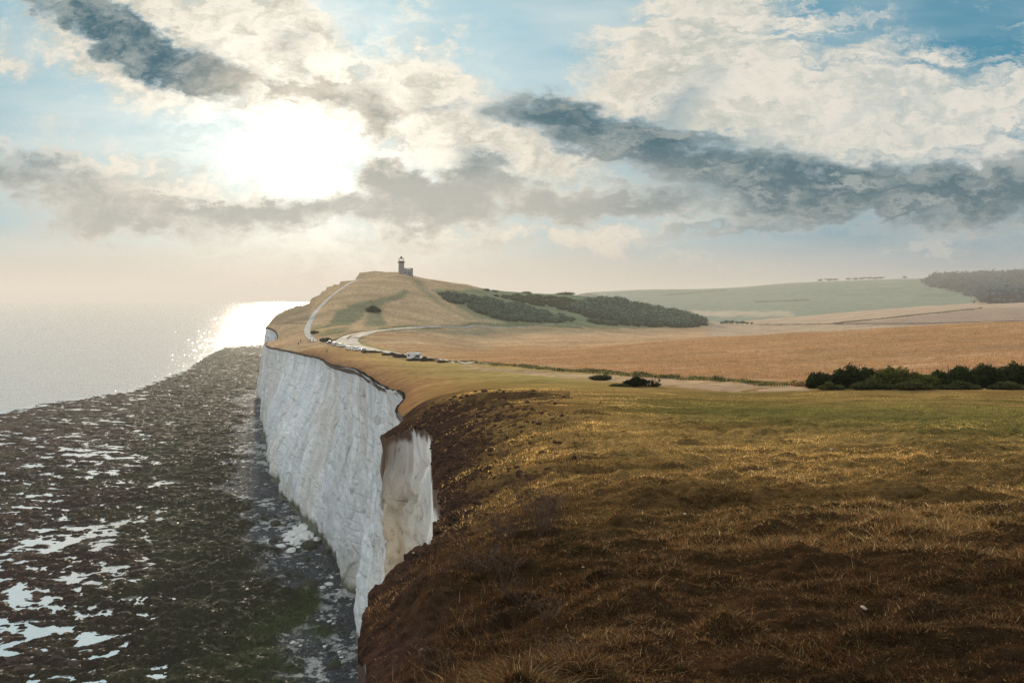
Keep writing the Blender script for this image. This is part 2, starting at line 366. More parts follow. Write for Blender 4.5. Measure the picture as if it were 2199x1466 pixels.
# vertices just outside are snapped to the edge line
sn = (~inside)
Xs = np.where(sn, CPX, X); Ys = np.where(sn, CPY, Yg)
rs = np.hypot(Xs, Ys); ths = np.arctan2(Xs, np.maximum(Ys, .01))
zs = np.zeros(int(sn.sum())); 
f_in = inside[:-1, :-1] | inside[1:, :-1] | inside[:-1, 1:] | inside[1:, 1:]
used = np.zeros(X.shape, bool)
used[:-1, :-1] |= f_in; used[1:, :-1] |= f_in; used[:-1, 1:] |= f_in; used[1:, 1:] |= f_in
m = sn & used
Z[m] = base_z(ths[m], rs[m]) + relief(Xs[m], Ys[m], rs[m], np.zeros(int(m.sum())))
def edge_z(x, y):
    r = np.hypot(x, y); t = np.arctan2(x, np.maximum(y, .01))
    return base_z(t, np.maximum(r, 1.0)) + relief(x, np.maximum(y, .01), r, np.zeros(len(x)))
def ground(x, y):
    """height of the turf under a point, read off the built grid"""
    x = np.atleast_1d(np.asarray(x, float)); y = np.atleast_1d(np.asarray(y, float))
    t = np.arctan2(x, y); l = np.log(np.maximum(np.hypot(x, y), 1.11))
    fi = np.clip((t - t0) / (TG[1] - TG[0]), 0, NTH - 1.001); i = fi.astype(int); fi -= i
    j = np.clip(np.searchsorted(LR, l) - 1, 0, NR - 2); fj = np.clip((l - LR[j]) / (LR[j + 1] - LR[j]), 0, 1)
    return (Z[i, j] * (1 - fi) + Z[i + 1, j] * fi) * (1 - fj) + (Z[i, j + 1] * (1 - fi) + Z[i + 1, j + 1] * fi) * fj
def hit(px, py, ymin=3.0, ymax=4500):
    """first point of the ground along a sight line"""
    Yd = np.exp(np.linspace(math.log(ymin), math.log(ymax), 1500)); dx, dy, dz = ray(px, py)
    x = dx / dy * Yd; zr = EYE + dz / dy * Yd; g = ground(x, Yd); below = np.nonzero(zr < g)[0]
    k = below[0] if len(below) else len(Yd) - 1
    return Vector((x[k], Yd[k], g[k]))

def mesh_from(name, V, Fq, mats, smooth=True, cols=None, kind=None, parent=None, mi=None):
    me = bpy.data.meshes.new(name)
    V = np.ascontiguousarray(V, np.float32); n = len(V)
    me.vertices.add(n); me.vertices.foreach_set('co', V.ravel())
    if not isinstance(Fq, (list, tuple)): Fq = [Fq]
    Fq = [np.asarray(f, np.int32) for f in Fq if len(f)]
    loops = np.concatenate([f.ravel() for f in Fq]); sizes = np.concatenate([np.full(len(f), f.shape[1], np.int32) for f in Fq])
    me.loops.add(len(loops)); me.loops.foreach_set('vertex_index', loops)
    me.polygons.add(len(sizes)); st = np.concatenate([[0], np.cumsum(sizes)[:-1]]).astype(np.int32)
    me.polygons.foreach_set('loop_start', st)
    me.polygons.foreach_set('use_smooth', np.full(len(sizes), smooth))
    if mi is not None: me.polygons.foreach_set('material_index', np.asarray(mi, np.int32))
    for m_ in (mats if isinstance(mats, (list, tuple)) else [mats]): me.materials.append(m_)
    if cols:
        for k, v in cols.items():
            if v.ndim == 1:
                a = me.attributes.new(k, 'FLOAT', 'POINT'); a.data.foreach_set('value', np.ascontiguousarray(v, np.float32))
            else:
                a = me.attributes.new(k, 'FLOAT_COLOR', 'POINT')
                c = np.ones((n, 4), np.float32); c[:, :3] = v; a.data.foreach_set('color', c.ravel())
    me.update(calc_edges=True); me.validate()
    o = bpy.data.objects.new(name, me); col.objects.link(o)
    if kind: o['kind'] = kind
    if parent: o.parent = parent
    return o

# ------------------------------------------------------------------ materials
def mat(name):
    m = bpy.data.materials.new(name); m.use_nodes = True; nt = m.node_tree; nt.nodes.clear()
    t = NT(nt); out = t.node('ShaderNodeOutputMaterial'); b = t.node('ShaderNodeBsdfPrincipled'); t.link(b.outputs[0], out.inputs[0])
    return m, t, b, out
def attr(t, n, k='Color'):
    a = t.node('ShaderNodeAttribute', attribute_name=n); return E(t, a.outputs[k])
def bump(t, b, h, strength, dist):
    n = t.node('ShaderNodeBump'); n.inputs['Strength'].default_value = strength; n.inputs['Distance'].default_value = dist
    t.put(n.inputs['Height'], h); t.link(n.outputs[0], b.inputs['Normal']); return n
def plain(name, c, rough=.6, metal=0.0, var=.15, scale=3.0, spec=.5):
    m, t, b, o = mat(name)
    tc = t.node('ShaderNodeTexCoord'); n = t.noise(E(t, tc.outputs['Object']), scale, 4, .6)
    t.put(b.inputs['Base Color'], t.mix(n, tuple(q * (1 - var) for q in c), tuple(min(1, q * (1 + var)) for q in c)))
    b.inputs['Roughness'].default_value = rough; b.inputs['Metallic'].default_value = metal
    b.inputs['Specular IOR Level'].default_value = spec
    return m
def pos(t):
    g = t.node('ShaderNodeNewGeometry'); return E(t, g.outputs['Position'])
def m_turf():
    m, t, b, o = mat('turf')
    P = pos(t); far = attr(t, 'far', 'Fac'); c = attr(t, 'tint')
    n1 = t.noise(t.mapping(P, scale=(1, 1.6, 1)), 9.0, 6, .7)
    n2 = t.noise(t.mapping(P, scale=(.7, 1.4, 1)), .9, 6, .65)
    n3 = t.noise(t.mapping(P, scale=(.5, 1.0, 1)), .06, 7, .65)
    v = t.mix(far, t.comb(n1, n1, n1), t.comb(n2, n2, n2))
    vf = t.ss(v, .3, .7, .58, 1.42) * t.ss(n3, .3, .7, .8, 1.2)
    t.put(b.inputs['Base Color'], t.mix(1.0, c, t.comb(vf, vf, vf), 'MULTIPLY'))
    b.inputs['Roughness'].default_value = 1.0; b.inputs['Specular IOR Level'].default_value = 0.0
    b.inputs['Sheen Weight'].default_value = .0; b.inputs['Sheen Roughness'].default_value = .5
    b.inputs['Sheen Tint'].default_value = (1, .8, .6, 1)
    hb = t.noise(P, 14.0, 5, .7) * .05 + t.noise(P, 1.4, 6, .7) * .45 * far
    bump(t, b, hb, 1.0, 1.0)
    return m
TURF = m_turf()
def m_chalk():
    m, t, b, o = mat('chalk')
    P = pos(t); c = attr(t, 'tint')
    n1 = t.noise(t.mapping(P, scale=(1, 1, .25)), .25, 6, .6); n2 = t.noise(P, 1.1, 8, .7); n3 = t.noise(t.mapping(P, scale=(.25, .25, 1.6)), .35, 5, .6)
    k = t.ss(n1, .3, .7, .86, 1.06) * t.ss(n2, .25, .7, .90, 1.05) * t.ss(n3, .3, .7, .93, 1.05)
    # thin cracks and flint beds
    vo = t.node('ShaderNodeTexVoronoi', feature='DISTANCE_TO_EDGE'); vo.inputs['Scale'].default_value = .16
    t.put(vo.inputs['Vector'], t.vadd(t.mapping(P, scale=(1, 1, 2.2)), t.vscale(t.noise(P, .5, 4, .6, out=1), 1.3)))
    crack = t.ss(E(t, vo.outputs['Distance']), 0.0, .007, .86, 1.0)
    v2 = t.node('ShaderNodeTexVoronoi', feature='DISTANCE_TO_EDGE'); v2.inputs['Scale'].default_value = .42
    t.put(v2.inputs['Vector'], t.vadd(t.mapping(P, scale=(1, 1, .8)), t.vscale(t.noise(P, .9, 5, .65, out=1), .9)))
    crack = crack * t.ss(E(t, v2.outputs['Distance']), 0.0, .014, .90, 1.0)
    crack = 1.0 - (1.0 - crack) * t.ss(t.noise(P, .7, 3, .6), .45, .60)
    zz = t.sep(t.vadd(P, t.vscale(t.noise(P, .10, 5, .6, out=1), 1.5)))[2]
    bd = t.m('ABSOLUTE', t.m('FRACT', zz / 3.3) - .5); crack = crack * (1.0 - t.ss(bd, .028, .0) * t.ss(t.noise(P, .22, 4, .6), .42, .54) * .5)
    chip = t.ss(t.noise(t.mapping(P, scale=(1, 1, .6)), 3.2, 6, .75), .56, .68, 0, .42); crack = crack * (1.0 - chip)
    k = k * crack
    t.put(b.inputs['Base Color'], t.mix(1.0, c, t.comb(k, k, k), 'MULTIPLY'))
    b.inputs['Roughness'].default_value = .9; b.inputs['Specular IOR Level'].default_value = .1
    bump(t, b, t.noise(P, 6.0, 7, .75) * .40 + t.noise(P, 1.6, 8, .72) * .45 + t.noise(t.mapping(P, scale=(1, 1, .22)), .8, 6, .6) * .9 + crack * .6, .65, 1.0)
    return m
CHALK = m_chalk()

# ------------------------------------------------------------------ tint of the down
PX, PY = project(Xs, Ys, Z)
nzp = fbm(Xs / 25, Ys / 25, 30, 4)
def inpoly(poly, soft=0):
    acc = 0
    for ox, oy in ((0, 0), (4, 1.2), (-4, -1.2), (3, -1.5), (-3, 1.5)): acc = acc + _inp(poly, PX + nzp * 16 + ox, PY + nzp * 6 + oy).astype(float)
    return acc / 5
def _inp(poly, x, y):
    ins = np.zeros(x.shape, bool); n = len(poly)
    for i in range(n):
        x0, y0 = poly[i]; x1, y1 = poly[(i + 1) % n]
        if y0 == y1: continue
        c = ((y0 > y) != (y1 > y)); ins ^= c & (x < x0 + (y - y0) * (x1 - x0) / (y1 - y0))
    return ins
tint = np.zeros(X.shape + (3,)); tint[:] = (.42, .27, .145)
def lay(mask, c, k=1.0):
    mk = (np.asarray(mask, float) * k)[..., None]; tint[:] = tint * (1 - mk) + np.array(c) * mk
nz = fbm(Xs / 6, Ys / 3.5, 31, 4); nz2 = fbm(Xs / 1.3, Ys / .8, 32, 4); nz3 = fbm(Xs / 40, Ys / 30, 33, 4)
PYn = PY + nz * 14; PXn = PX + nz * 20
yv = np.interp(PX, [700, 760, 935, 1000, 1200, 1450, 1700, 1740], [330, 300, 240, 185, 128, 93, 68, 60])
is_lawn = (Ys < yv) & (Ys < 330)
# orange hayfields and valley
lay((Ys > yv) & (Ys < 700) & (PX > 700), (.47, .30, .165)); lay((Ys > yv) & (Ys < 500), (.41, .235, .115), sstep(PX + nz3 * 160 + (PY - 720) * 8, 850, 1350) * (1 - sstep(Ys, 300, 420)))
lay((Ys > 330) & (PX < 1060) & (Ys < 760), (.43, .29, .165))
lay((Ys > 500) & (Ys < 1150) & (PY < 700), (.19, .21, .125), sstep(PX + nz3 * 60, 980, 1100))
lay((Ys > 480) & (Ys < 1400), (.42, .30, .20), sstep(PX, 1500, 1540)); lay(inpoly([(1790, 696), (1950, 679), (2110, 662), (2300, 655), (2300, 700), (1790, 698)]) * (Ys > 420) * (Ys < 1300), (.33, .235, .17))
lay((Ys > 1400), (.185, .215, .16)); lay((Ys > 1400) & (PY < 640 - (2199 - PX) * .01) & (nz3 > -.05), (.15, .19, .14))  # far hills greyed in the tint to stand in for haze
lay((Ys > 480) & False, (0, 0, 0)); lay(inpoly([(1980, 588), (2260, 582), (2260, 668), (2140, 655), (2090, 632), (2040, 622), (1995, 612)]) * (Ys > 1400), (.05, .075, .05))
lay(inpoly([(1380, 668), (1700, 668), (1700, 678), (1380, 680)]) * (Ys > 1200), (.40, .33, .23))
# dark track and hedge lines across far fields
for a, bb, w in (((1790, 694), (1950, 678), 1.2), ((1950, 678), (2110, 661), 1.2), ((1620, 697), (1980, 694), .8), ((1980, 694), (2200, 689), .8), ((1420, 634), (1560, 622), .9), ((1620, 648), (1740, 644), 1.2)):
    k = (PX > a[0]) & (PX < bb[0]) & (Ys > 450) & (np.abs(PY - (a[1] + (PX - a[0]) * (bb[1] - a[1]) / (bb[0] - a[0])) - nz) < w); lay(k, (.07, .06, .045))
# hill: slope and roadside shade painted in dark green, greener patches, terracettes
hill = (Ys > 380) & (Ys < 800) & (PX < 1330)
lay(hill * inpoly([(690, 716), (725, 668), (790, 645), (872, 622), (880, 628), (800, 660), (765, 690), (735, 716)]), (.13, .15, .085), .8)  # terrain shade along the scarp, painted as a darker green band
lay(hill * inpoly([(875, 596), (900, 600), (960, 660), (1040, 690), (1010, 690), (935, 650)]), (.17, .175, .10), .6)
lay(hill * inpoly([(800, 655), (818, 655), (822, 690), (835, 700), (780, 704), (782, 690)]), (.13, .15, .085), .7)
lay(hill * inpoly([(672, 705), (690, 700), (740, 716), (720, 722), (680, 722)]), (.20, .20, .08), .7)
lay(((Ys > 420) & (Ys < 1150)) * inpoly([(930, 622), (1060, 622), (1260, 634), (1400, 650), (1530, 698), (1400, 706), (1180, 694), (1080, 690), (1020, 680), (950, 640)]), (.13, .17, .09), .8)
lay(hill & (PX < 665) & (np.abs(PY - 694) < 1.6), (.13, .11, .08), .8)
lay(hill * inpoly([(575, 692), (665, 690), (672, 650), (700, 620), (800, 585), (660, 640), (580, 680)]), (.22, .17, .11), .7)
lay(hill & (np.abs((PY * .55 + nz3 * 12) % 4.2 - 2) < .35), (.24, .2, .12), .35)
lay((Ys > 300) * inpoly([(700, 734), (760, 712), (850, 700), (960, 695), (1100, 693), (1330, 702), (1330, 706), (1100, 702), (960, 703), (850, 710), (780, 722), (735, 738)]), (.12, .135, .065), .85)  # shade beside the road, painted as a dark green band
lay((Ys > 300) * inpoly([(1000, 706), (1330, 706), (1250, 716), (1000, 716), (850, 716), (850, 711)]), (.22, .2, .12), .6)
lay((Ys > 280) * inpoly([(745, 728), (765, 716), (800, 712), (785, 722), (775, 734), (820, 748), (880, 760), (880, 764), (800, 752), (755, 740)]), (.22, .23, .07), .9)
# orange field variation
fld = (Ys > yv) & (Ys < 420)
lay(fld, (.58, .37, .2), .55 * sstep(nz3, 0, .35)); lay(fld, (.33, .20, .10), .6 * sstep(nz, .05, .4)); lay(fld, (.40, .24, .12), .5 * sstep(fbm(Xs / 30, Ys / 9, 34, 4), .05, .3))
# verge
vg = np.abs(Ys - yv - 3) / np.maximum(.035 * yv, 2.5)
lay((PX > 930) & (PX < 1730) & (vg < 1) & (Ys < 330), (.15, .16, .06), .9)
# lawn
L = is_lawn
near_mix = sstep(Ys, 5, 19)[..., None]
lc = np.array((.027, .016, .008)) * (1 - near_mix) + np.array((.30, .18, .06)) * near_mix  # near turf darkened in the tint, cloud shade put into the colour
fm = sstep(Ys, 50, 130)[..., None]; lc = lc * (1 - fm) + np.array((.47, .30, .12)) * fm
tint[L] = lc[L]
lay(L & (Ys < 40), (.020, .014, .008), .6 * sstep(nz2, 0, .4)); lay(L & (Ys < 60), (.12, .09, .03), .35 * sstep(nz, 0, .35) * sstep(Ys, 10, 25)); lay(L & (Ys < 14), (.055, .028, .013), .6 * sstep(nz, -.1, .3))
lay(L & (Ys < 60), (.11, .055, .022), .5 * sstep(-nz, 0.05, .4))
lay(L, (.085, .085, .024), .75 * np.exp(-((PYn - (862 + (PX - 1250) * .055)) / (22 + np.maximum(PX - 1250, 0) * .02)) ** 2) * sstep(PX, 1180, 1450))
lay(L, (.27, .235, .075), .55 * np.exp(-((PYn - (800 + (PX - 1000) * .06)) / 22.0) ** 2) * sstep(PX, 760, 860) * (1 - sstep(PX, 1180, 1400)))
# bare pink-brown track strips
lay(L * inpoly([(1010, 785), (1180, 798), (1290, 806), (1710, 826), (1740, 836), (1560, 840), (1380, 826), (1200, 812), (1090, 800), (980, 790)]) * (nz2 < .2), (.46, .31, .20), .85)
# worn rust strip and bare soil at the edge
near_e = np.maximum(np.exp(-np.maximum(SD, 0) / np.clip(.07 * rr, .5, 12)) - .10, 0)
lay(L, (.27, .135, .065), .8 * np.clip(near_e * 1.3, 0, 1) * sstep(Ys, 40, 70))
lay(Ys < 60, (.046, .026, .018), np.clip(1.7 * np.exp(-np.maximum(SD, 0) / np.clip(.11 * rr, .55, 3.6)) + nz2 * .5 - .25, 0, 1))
uu = Xs / Ys
kk = (uu > -.11) & (uu < .075) & (np.abs(Ys - 39.5) < 4.5) & (nz2 + nz < .35)
lay(kk, (.042, .022, .016), .75)
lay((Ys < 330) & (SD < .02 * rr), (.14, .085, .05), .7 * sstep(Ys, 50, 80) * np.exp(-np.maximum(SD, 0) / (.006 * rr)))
far = sstep(rr, 25, 110)
idx = np.full(X.shape, -1, np.int64); ids = np.nonzero(used.ravel())[0]; idx.ravel()[ids] = np.arange(len(ids))
fi, fj = np.nonzero(f_in)
Fq = np.stack([idx[fi, fj], idx[fi + 1, fj], idx[fi + 1, fj + 1], idx[fi, fj + 1]], 1)
V = np.stack([Xs.ravel()[ids], Ys.ravel()[ids], Z.ravel()[ids]], 1)
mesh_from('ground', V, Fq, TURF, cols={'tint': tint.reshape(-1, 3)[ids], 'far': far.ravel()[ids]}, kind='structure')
print('ground', len(V))

# ------------------------------------------------------------------ chalk cliff
def build_cliff():
    seg = np.diff(EDGE, axis=0); sl = np.hypot(*seg.T); arc = np.concatenate([[0], np.cumsum(sl)])
    er = np.hypot(*EDGE.T)
    s = [0.0]
    i_end = np.nonzero(EDGE[:, 1] > 1500)[0][0]
    while s[-1] < arc[i_end]:
        r = np.interp(s[-1], arc, er); s.append(s[-1] + np.clip(.0022 * r, .06, 1.6) if r > 28 else s[-1] + .12)
    s = np.array(s); ex = np.interp(s, arc, EDGE[:, 0]); ey = np.interp(s, arc, EDGE[:, 1])
    nr = np.gradient(EDGE, axis=0); nr = np.stack([-nr[:, 1], nr[:, 0]], 1)
    k = np.ones(9) / 9; nr = np.stack([np.convolve(np.pad(nr[:, q], 4, 'edge'), k, 'valid') for q in (0, 1)], 1)
    nx = np.interp(s, arc, nr[:, 0]); ny = np.interp(s, arc, nr[:, 1]); L = np.hypot(nx, ny); nx /= L; ny /= L
    ez = edge_z(ex, ey); r = np.hypot(ex, ey)
    NV = 260; t = np.linspace(0, 1, NV) ** 1.15
    S, T = np.meshgrid(s, t, indexing='ij'); EZ = ez[:, None]; Rr = r[:, None]
    ZZ = EZ - .04 - (EZ + 1.5) * T
    down = EZ - ZZ
    bat = np.interp(ey, [0, 60, 90, 112, 130, 138, 144, 150, 157, 166, 176, 190, 205, 220, 234, 262, 290, 315, 340, 360, 384, 395, 450, 900], [2.5, 3, 3.5, 2.8, 1.6, 1.6, 3.2, 0, -6, -6, 3, 5, 6, 9, 11.5, 16, 18, 16, 12, 9, 4.5, 3, 6.5, 12])[:, None]
    off = bat * sstep(T, 0, 1.0) ** .9
    # bulges, buttresses, fissures and beds
    amp = np.clip(Rr / 120, .35, 1.0)
    grow = sstep(down, .8, 6)
    wx = fbm(S / 3, ZZ / 3, 68, 3) * .5; _, id1 = worley(S / 5.5 + wx, ZZ / 8.0 + wx, 65); _, id2 = worley(S / 2.1 + wx * 2, ZZ / 2.6 + wx, 66); _, id3 = worley(S / .8, ZZ / 1.0, 67)
    off = off + grow * amp * ((id1 - .5) * .45 + (id2 - .5) * .18 + (id3 - .5) * .06)
    off = off + grow * amp * (fbm(S / 16, ZZ / 38, 51, 4) * np.where(Rr > 335, .7, np.where(Rr < 150, 1.2, 1.7)) + fbm(S / 5, ZZ / 9, 52, 4) * .7 + fbm(S / 1.7, ZZ / 3.2, 53, 4) * .45)
    fis = np.abs(fbm(S / 9 + fbm(S / 20, ZZ / 9, 55, 3) * .8, ZZ / 60, 54, 3)); off = off - grow * amp * 1.1 * np.exp(-(fis / .035) ** 2)
    bed = np.abs((ZZ / 3.4 + S * .004 + fbm(S / 30, ZZ / 8, 56, 3) * .6) % 1 - .5); off = off - grow * .22 * np.exp(-(bed / .05) ** 2) * sstep(fbm(S / 12, ZZ / 4, 57, 3), -.15, .2)
    nb = np.exp(-((Rr - 41) / 12) ** 2) * sstep(down, .5, 3)
    off = off + nb * (.9 * fbm(S / 2.6, ZZ / 4.5, 68, 4) + .55 * (np.abs(fbm(S / 1.1, ZZ / 1.5, 69, 4)) - .2) - .35 * sstep(np.sin(ZZ * 1.9 + 2 * fbm(S / 3, ZZ / 3, 70, 3)), .8, 1))
    # overhanging turf lip, then soil, then chalk
    lip = np.clip(.005 * Rr, .03, .7) * sstep(Rr, 20, 50)
    off = np.where(down < .03, 0.02, off + lip * np.exp(-down / np.clip(.012 * Rr, .15, 1.4)) * (.8 + fbm(S / np.maximum(.02 * Rr, .3), down * 2, 58, 3) * .5))
    # notch worn by the sea at the foot
    off = off - 1.6 * np.exp(-((ZZ - 1.6) / 1.3) ** 2) * sstep(fbm(S / 22, S * 0, 59, 2), -.2, .1)
    Xc = ex[:, None] + nx[:, None] * off; Yc = ey[:, None] + ny[:, None] * off
    c = np.zeros(Xc.shape + (3,)); c[:] = (.85, .845, .82)
    def ly(mk, q):
        mk = np.clip(mk, 0, 1)[..., None]; c[:] = c * (1 - mk) + np.array(q) * mk
    v1 = fbm(S / 7, ZZ / 34, 61, 5); v2 = fbm(S / 25, ZZ / 40, 62, 3)
    ly(sstep(v1, -.05, .3) * .45, (.66, .61, .53)); ly(sstep(-v2, 0, .3) * .45, (.58, .62, .64)); ly(sstep(v2, .05, .35) * .4, (.66, .58, .50))
    ly(np.exp(-((ey[:, None] - 104) / 14) ** 2) * np.exp(-((down - 14) / 11) ** 2) * (.9 + v1 * 2), (.44, .50, .50))
    ly(np.exp(-((ey[:, None] - 42) / 9) ** 2) * np.clip(.55 + v1 * 2.2, 0, 1) * sstep(down, 0, 6), (.74, .60, .42))
    drip = sstep(fbm(S / .9, ZZ / 6, 63, 4), .0, .3); ly(np.exp(-((ey[:, None] - 43) / 7) ** 2) * drip * np.exp(-down / 9) * .8, (.42, .26, .14))
    ly(sstep(ZZ, 14, 3) * (.35 + v1 * .8), (.55, .50, .40)); ly(sstep(ZZ + v1 * 4.0, 5.0, 3.0) * .9, (.10, .11, .06)); 
    ly(np.exp(-(bed / .035) ** 2) * .35 * sstep(fbm(S / 12, ZZ / 4, 57, 3), -.15, .2), (.30, .29, .28))
    d2 = down + fbm(S / np.maximum(.03 * Rr, .25), down, 64, 4) * np.clip(.012 * Rr, .3, 2.4); sl_ = np.clip(.0035 * Rr, .45, .9)
    ly(sstep(d2, sl_ * 1.25, sl_ * .8), (.105, .065, .045))
    prom = np.exp(-((ey[:, None] - 44) / 3.0) ** 2); ly(prom * sstep(down + v1 * 8, 9, 3.5), (.13, .075, .045))
    n, mm = Xc.shape; I = np.arange(n * mm).reshape(n, mm)
    Fc = np.stack([I[:-1, :-1], I[:-1, 1:], I[1:, 1:], I[1:, :-1]], -1).reshape(-1, 4)
    o = mesh_from('cliff', np.stack([Xc, Yc, ZZ], -1).reshape(-1, 3), Fc, CHALK, cols={'tint': c.reshape(-1, 3)}, kind='structure')
    print('cliff', n, mm)
    return ex, ey, nx, ny, bat[:, 0]
cliff_line = build_cliff()

# ------------------------------------------------------------------ sea
def m_sea():
    m, t, b, o = mat('sea_water')
    P = pos(t)
    n = t.noise(t.mapping(P, rot=(0, 0, R(25)), scale=(.6, 1.3, 1)), .9, 5, .65); n2 = t.noise(t.mapping(P, rot=(0, 0, R(-15)), scale=(.5, 1, 1)), .07, 4, .6)
    t.put(b.inputs['Base Color'], t.mix(attr(t, 'calm', 'Fac'), t.mix(n2, (.50, .46, .43), (.64, .60, .56)), (1.0, .93, .88)))
    b.inputs['Roughness'].default_value = .10; b.inputs['IOR'].default_value = 1.45; b.inputs['Metallic'].default_value = .45
    calm = attr(t, 'calm', 'Fac'); t.put(b.inputs['Metallic'], calm * .4 + .45)
    bump(t, b, (n * .40 + t.noise(P, .22, 3, .5) * 1.3 + n2 * 1.0) * (1.0 - calm * .93), .8, 1.0)
    return m
def build_sea():
    T = np.linspace(-math.pi, math.pi, 361); rad = np.concatenate([[20, 60, 110], np.exp(np.linspace(math.log(150), math.log(2500), 160)), [4000, 5500, 7500, 10000]])
    T, Q = np.meshgrid(T, rad, indexing='ij'); n, mm = T.shape; I = np.arange(n * mm).reshape(n, mm)
    x = Q * np.sin(T); y = Q * np.cos(T)
    calm = 1 - sstep(Q, 500, 900) * 1.0
    px, py = project(x, y, x * 0); front = y > 50
    line = np.interp(px, [0, 100, 200, 300, 400, 430, 480, 570], [885, 865, 850, 833, 795, 772, 745, 737])
    calm = np.where(front, sstep(py - line, -4, 6), 0)
    Fq = np.stack([I[:-1, :-1], I[1:, :-1], I[1:, 1:], I[:-1, 1:]], -1).reshape(-1, 4)
    mesh_from('sea', np.stack([x, y, x * 0], -1).reshape(-1, 3), Fq, m_sea(), cols={'calm': calm.ravel()}, kind='structure')
build_sea()

# ------------------------------------------------------------------ foreshore: wave-cut reef with weed, pools and shingle
def m_reef():
    m, t, b, o = mat('reef_rock')
    P = pos(t); c = attr(t, 'tint'); sh = attr(t, 'shingle', 'Fac')
    n = t.noise(P, 1.2, 7, .7); n2 = t.noise(P, .15, 5, .6); k = t.ss(n, .3, .7, .45, 1.6) * t.ss(n2, .3, .7, .75, 1.25)
    c2 = t.mix(1.0, c, t.comb(k, k, k), 'MULTIPLY')
    t.put(b.inputs['Base Color'], t.mix(t.ss(t.noise(P, 2.5, 2, .5), .66, .72) * sh, c2, (.5, .5, .48)))
    t.put(b.inputs['Roughness'], t.ss(t.noise(P, .9, 5, .7),   .56, .66, .9, .42)); t.put(b.inputs['Specular IOR Level'], t.ss(t.noise(P, .9, 5, .7), .56, .66, .04, .4))
    bump(t, b, t.noise(P, 2.2, 8, .75) * .8, .8, 1.0)
    return m
def build_reef():
    dth = .00125; T = np.arange(-.72, .12, dth); lrs = np.arange(math.log(105), math.log(1700), .0021)
    T, Lr = np.meshgrid(T, lrs, indexing='ij'); Q = np.exp(Lr); x = Q * np.sin(T); y = Q * np.cos(T)
    px, py = project(x, y, x * 0)
    line = np.interp(px, [-400, 0, 100, 200, 300, 400, 430, 480, 570, 700], [940, 885, 865, 850, 833, 795, 772, 745, 737, 733])
    d = py - line
    ex, ey, nx, ny, bat = cliff_line
    # distance seaward from the cliff foot
    fx = ex + nx * bat; fy = ey + ny * bat; order = np.argsort(fy)
    foot_x = np.interp(y, fy[order], fx[order]); sea_d = foot_x - x
    b = -1.5 + 1.60 * sstep(d, -14, 8)
    b = b + .10 * sstep(d, 0, 60) * (1 - sstep(d, 120, 260))
    b = b + .62 * np.exp(-((px - 470) / 90) ** 2) * sstep(py, 850, 930) * (1 - sstep(py, 1350, 1460) * .3)
    b = b + .55 * sstep(py, 1120, 1250) * sstep(px, 260, 480)
    b = b - .10 * sstep(py, 940, 1060) * (1 - sstep(px, 260, 460)) - .15 * sstep(py, 890, 960) * (1 - sstep(px, 330, 520)) * (1 - .4 * sstep(py, 1250, 1400))
    rise = .5 * np.exp(-np.maximum(sea_d, 0) / 9.0)
    n1 = fbm(x / 45, y / 22, 71, 5) * .26; n2 = fbm(x / 4.0, y / 2.2, 72, 5) * .85
    # bedding ridges run obliquely along the shore
    q = (y * .93 + x * .36) / 13 + fbm(x / 50, y / 50, 73, 3) * 2; n3 = (1 - np.abs((q % 1) * 2 - 1)) ** 2 * .35 - .12
    rocky = sstep(py, 880, 1100)
    w, wid = worley(x / 2.3, y / 2.3, 74); w2, wid2 = worley(x / 1.05, y / 1.05, 75); w3, _ = worley(x / 5.5, y / 5.5, 76)
    dome = lambda v: np.sqrt(np.clip(1 - v * v, 0, 1))
    dens = .35 + .65 * sstep(fbm(x / 18, y / 14, 77, 3), -.25, .1)
    beach = np.exp(-np.maximum(sea_d, 0) / 12.0) 
    sh = sstep(15 - sea_d + fbm(x / 9, y / 9, 78, 4) * 14, -3, 5) * (y < 700)
    rock = (dome(w * 1.35) * .6 * (wid > .25) + dome(w2 * 1.3) * .34 + dome(w3 * 2.2) * .7) * (.25 + .75 * rocky) * dens * (.75 + .25 * sstep(px, 100, 380))
    b = np.minimum(b + .03 * sstep(py, 950, 1050) * (1 - sstep(px, 280, 420)), .72)
    b = b * (1 - sh) + np.minimum(b, .35) * sh
    z = b + rise + (n1 + n2 + n3) * (1 - .8 * sh) + rock * (1 - .85 * sh) + fbm(x / 1.6, y / 1.2, 79, 4) * .34
    c = np.zeros(x.shape + (3,)); c[:] = (.017, .010, .007)
    def ly(mk, qq):
        mk = np.clip(mk, 0, 1)[..., None]; c[:] = c * (1 - mk) + np.array(qq) * mk
    g = fbm(x / 22, y / 22, 80, 4)
    ly(sstep(px + g * 120, 200, 430) * .9, (.012, .016, .006)); ly(sstep(g, .1, .4) * .6, (.026, .030, .010))
    ly((1 - sstep(px, 0, 320)) * sstep(-g, 0, .3) * .7, (.036, .016, .011))
    ly(sstep(g, .05, .3) * sstep(py, 1180, 1300) * np.exp(-((px - 640) / 90) ** 2), (.03, .05, .012))
    ly(sh, (.045, .052, .058))
    wh = fbm(x / 2.4, y / 2.0, 81, 5, .7)
    ly(sh * sstep(wh + .8 * fbm(x / 16, y / 12, 82, 3), .28, .42) * .75, (.50, .50, .47)); ly(sh * np.exp(-((sea_d - 20) / 4) ** 2) * sstep(wh, .05, .3) * (py > 1150) * .8, (.30, .28, .21))
    keep = (sea_d > -12)
    f = keep[:-1, :-1] & keep[1:, 1:]
    n, mm = x.shape; I = np.arange(n * mm).reshape(n, mm)
    Fq = np.stack([I[:-1, :-1], I[1:, :-1], I[1:, 1:], I[:-1, 1:]], -1)[f]
    us = np.zeros(n * mm, bool); us[Fq.ravel()] = True; re = np.cumsum(us) - 1
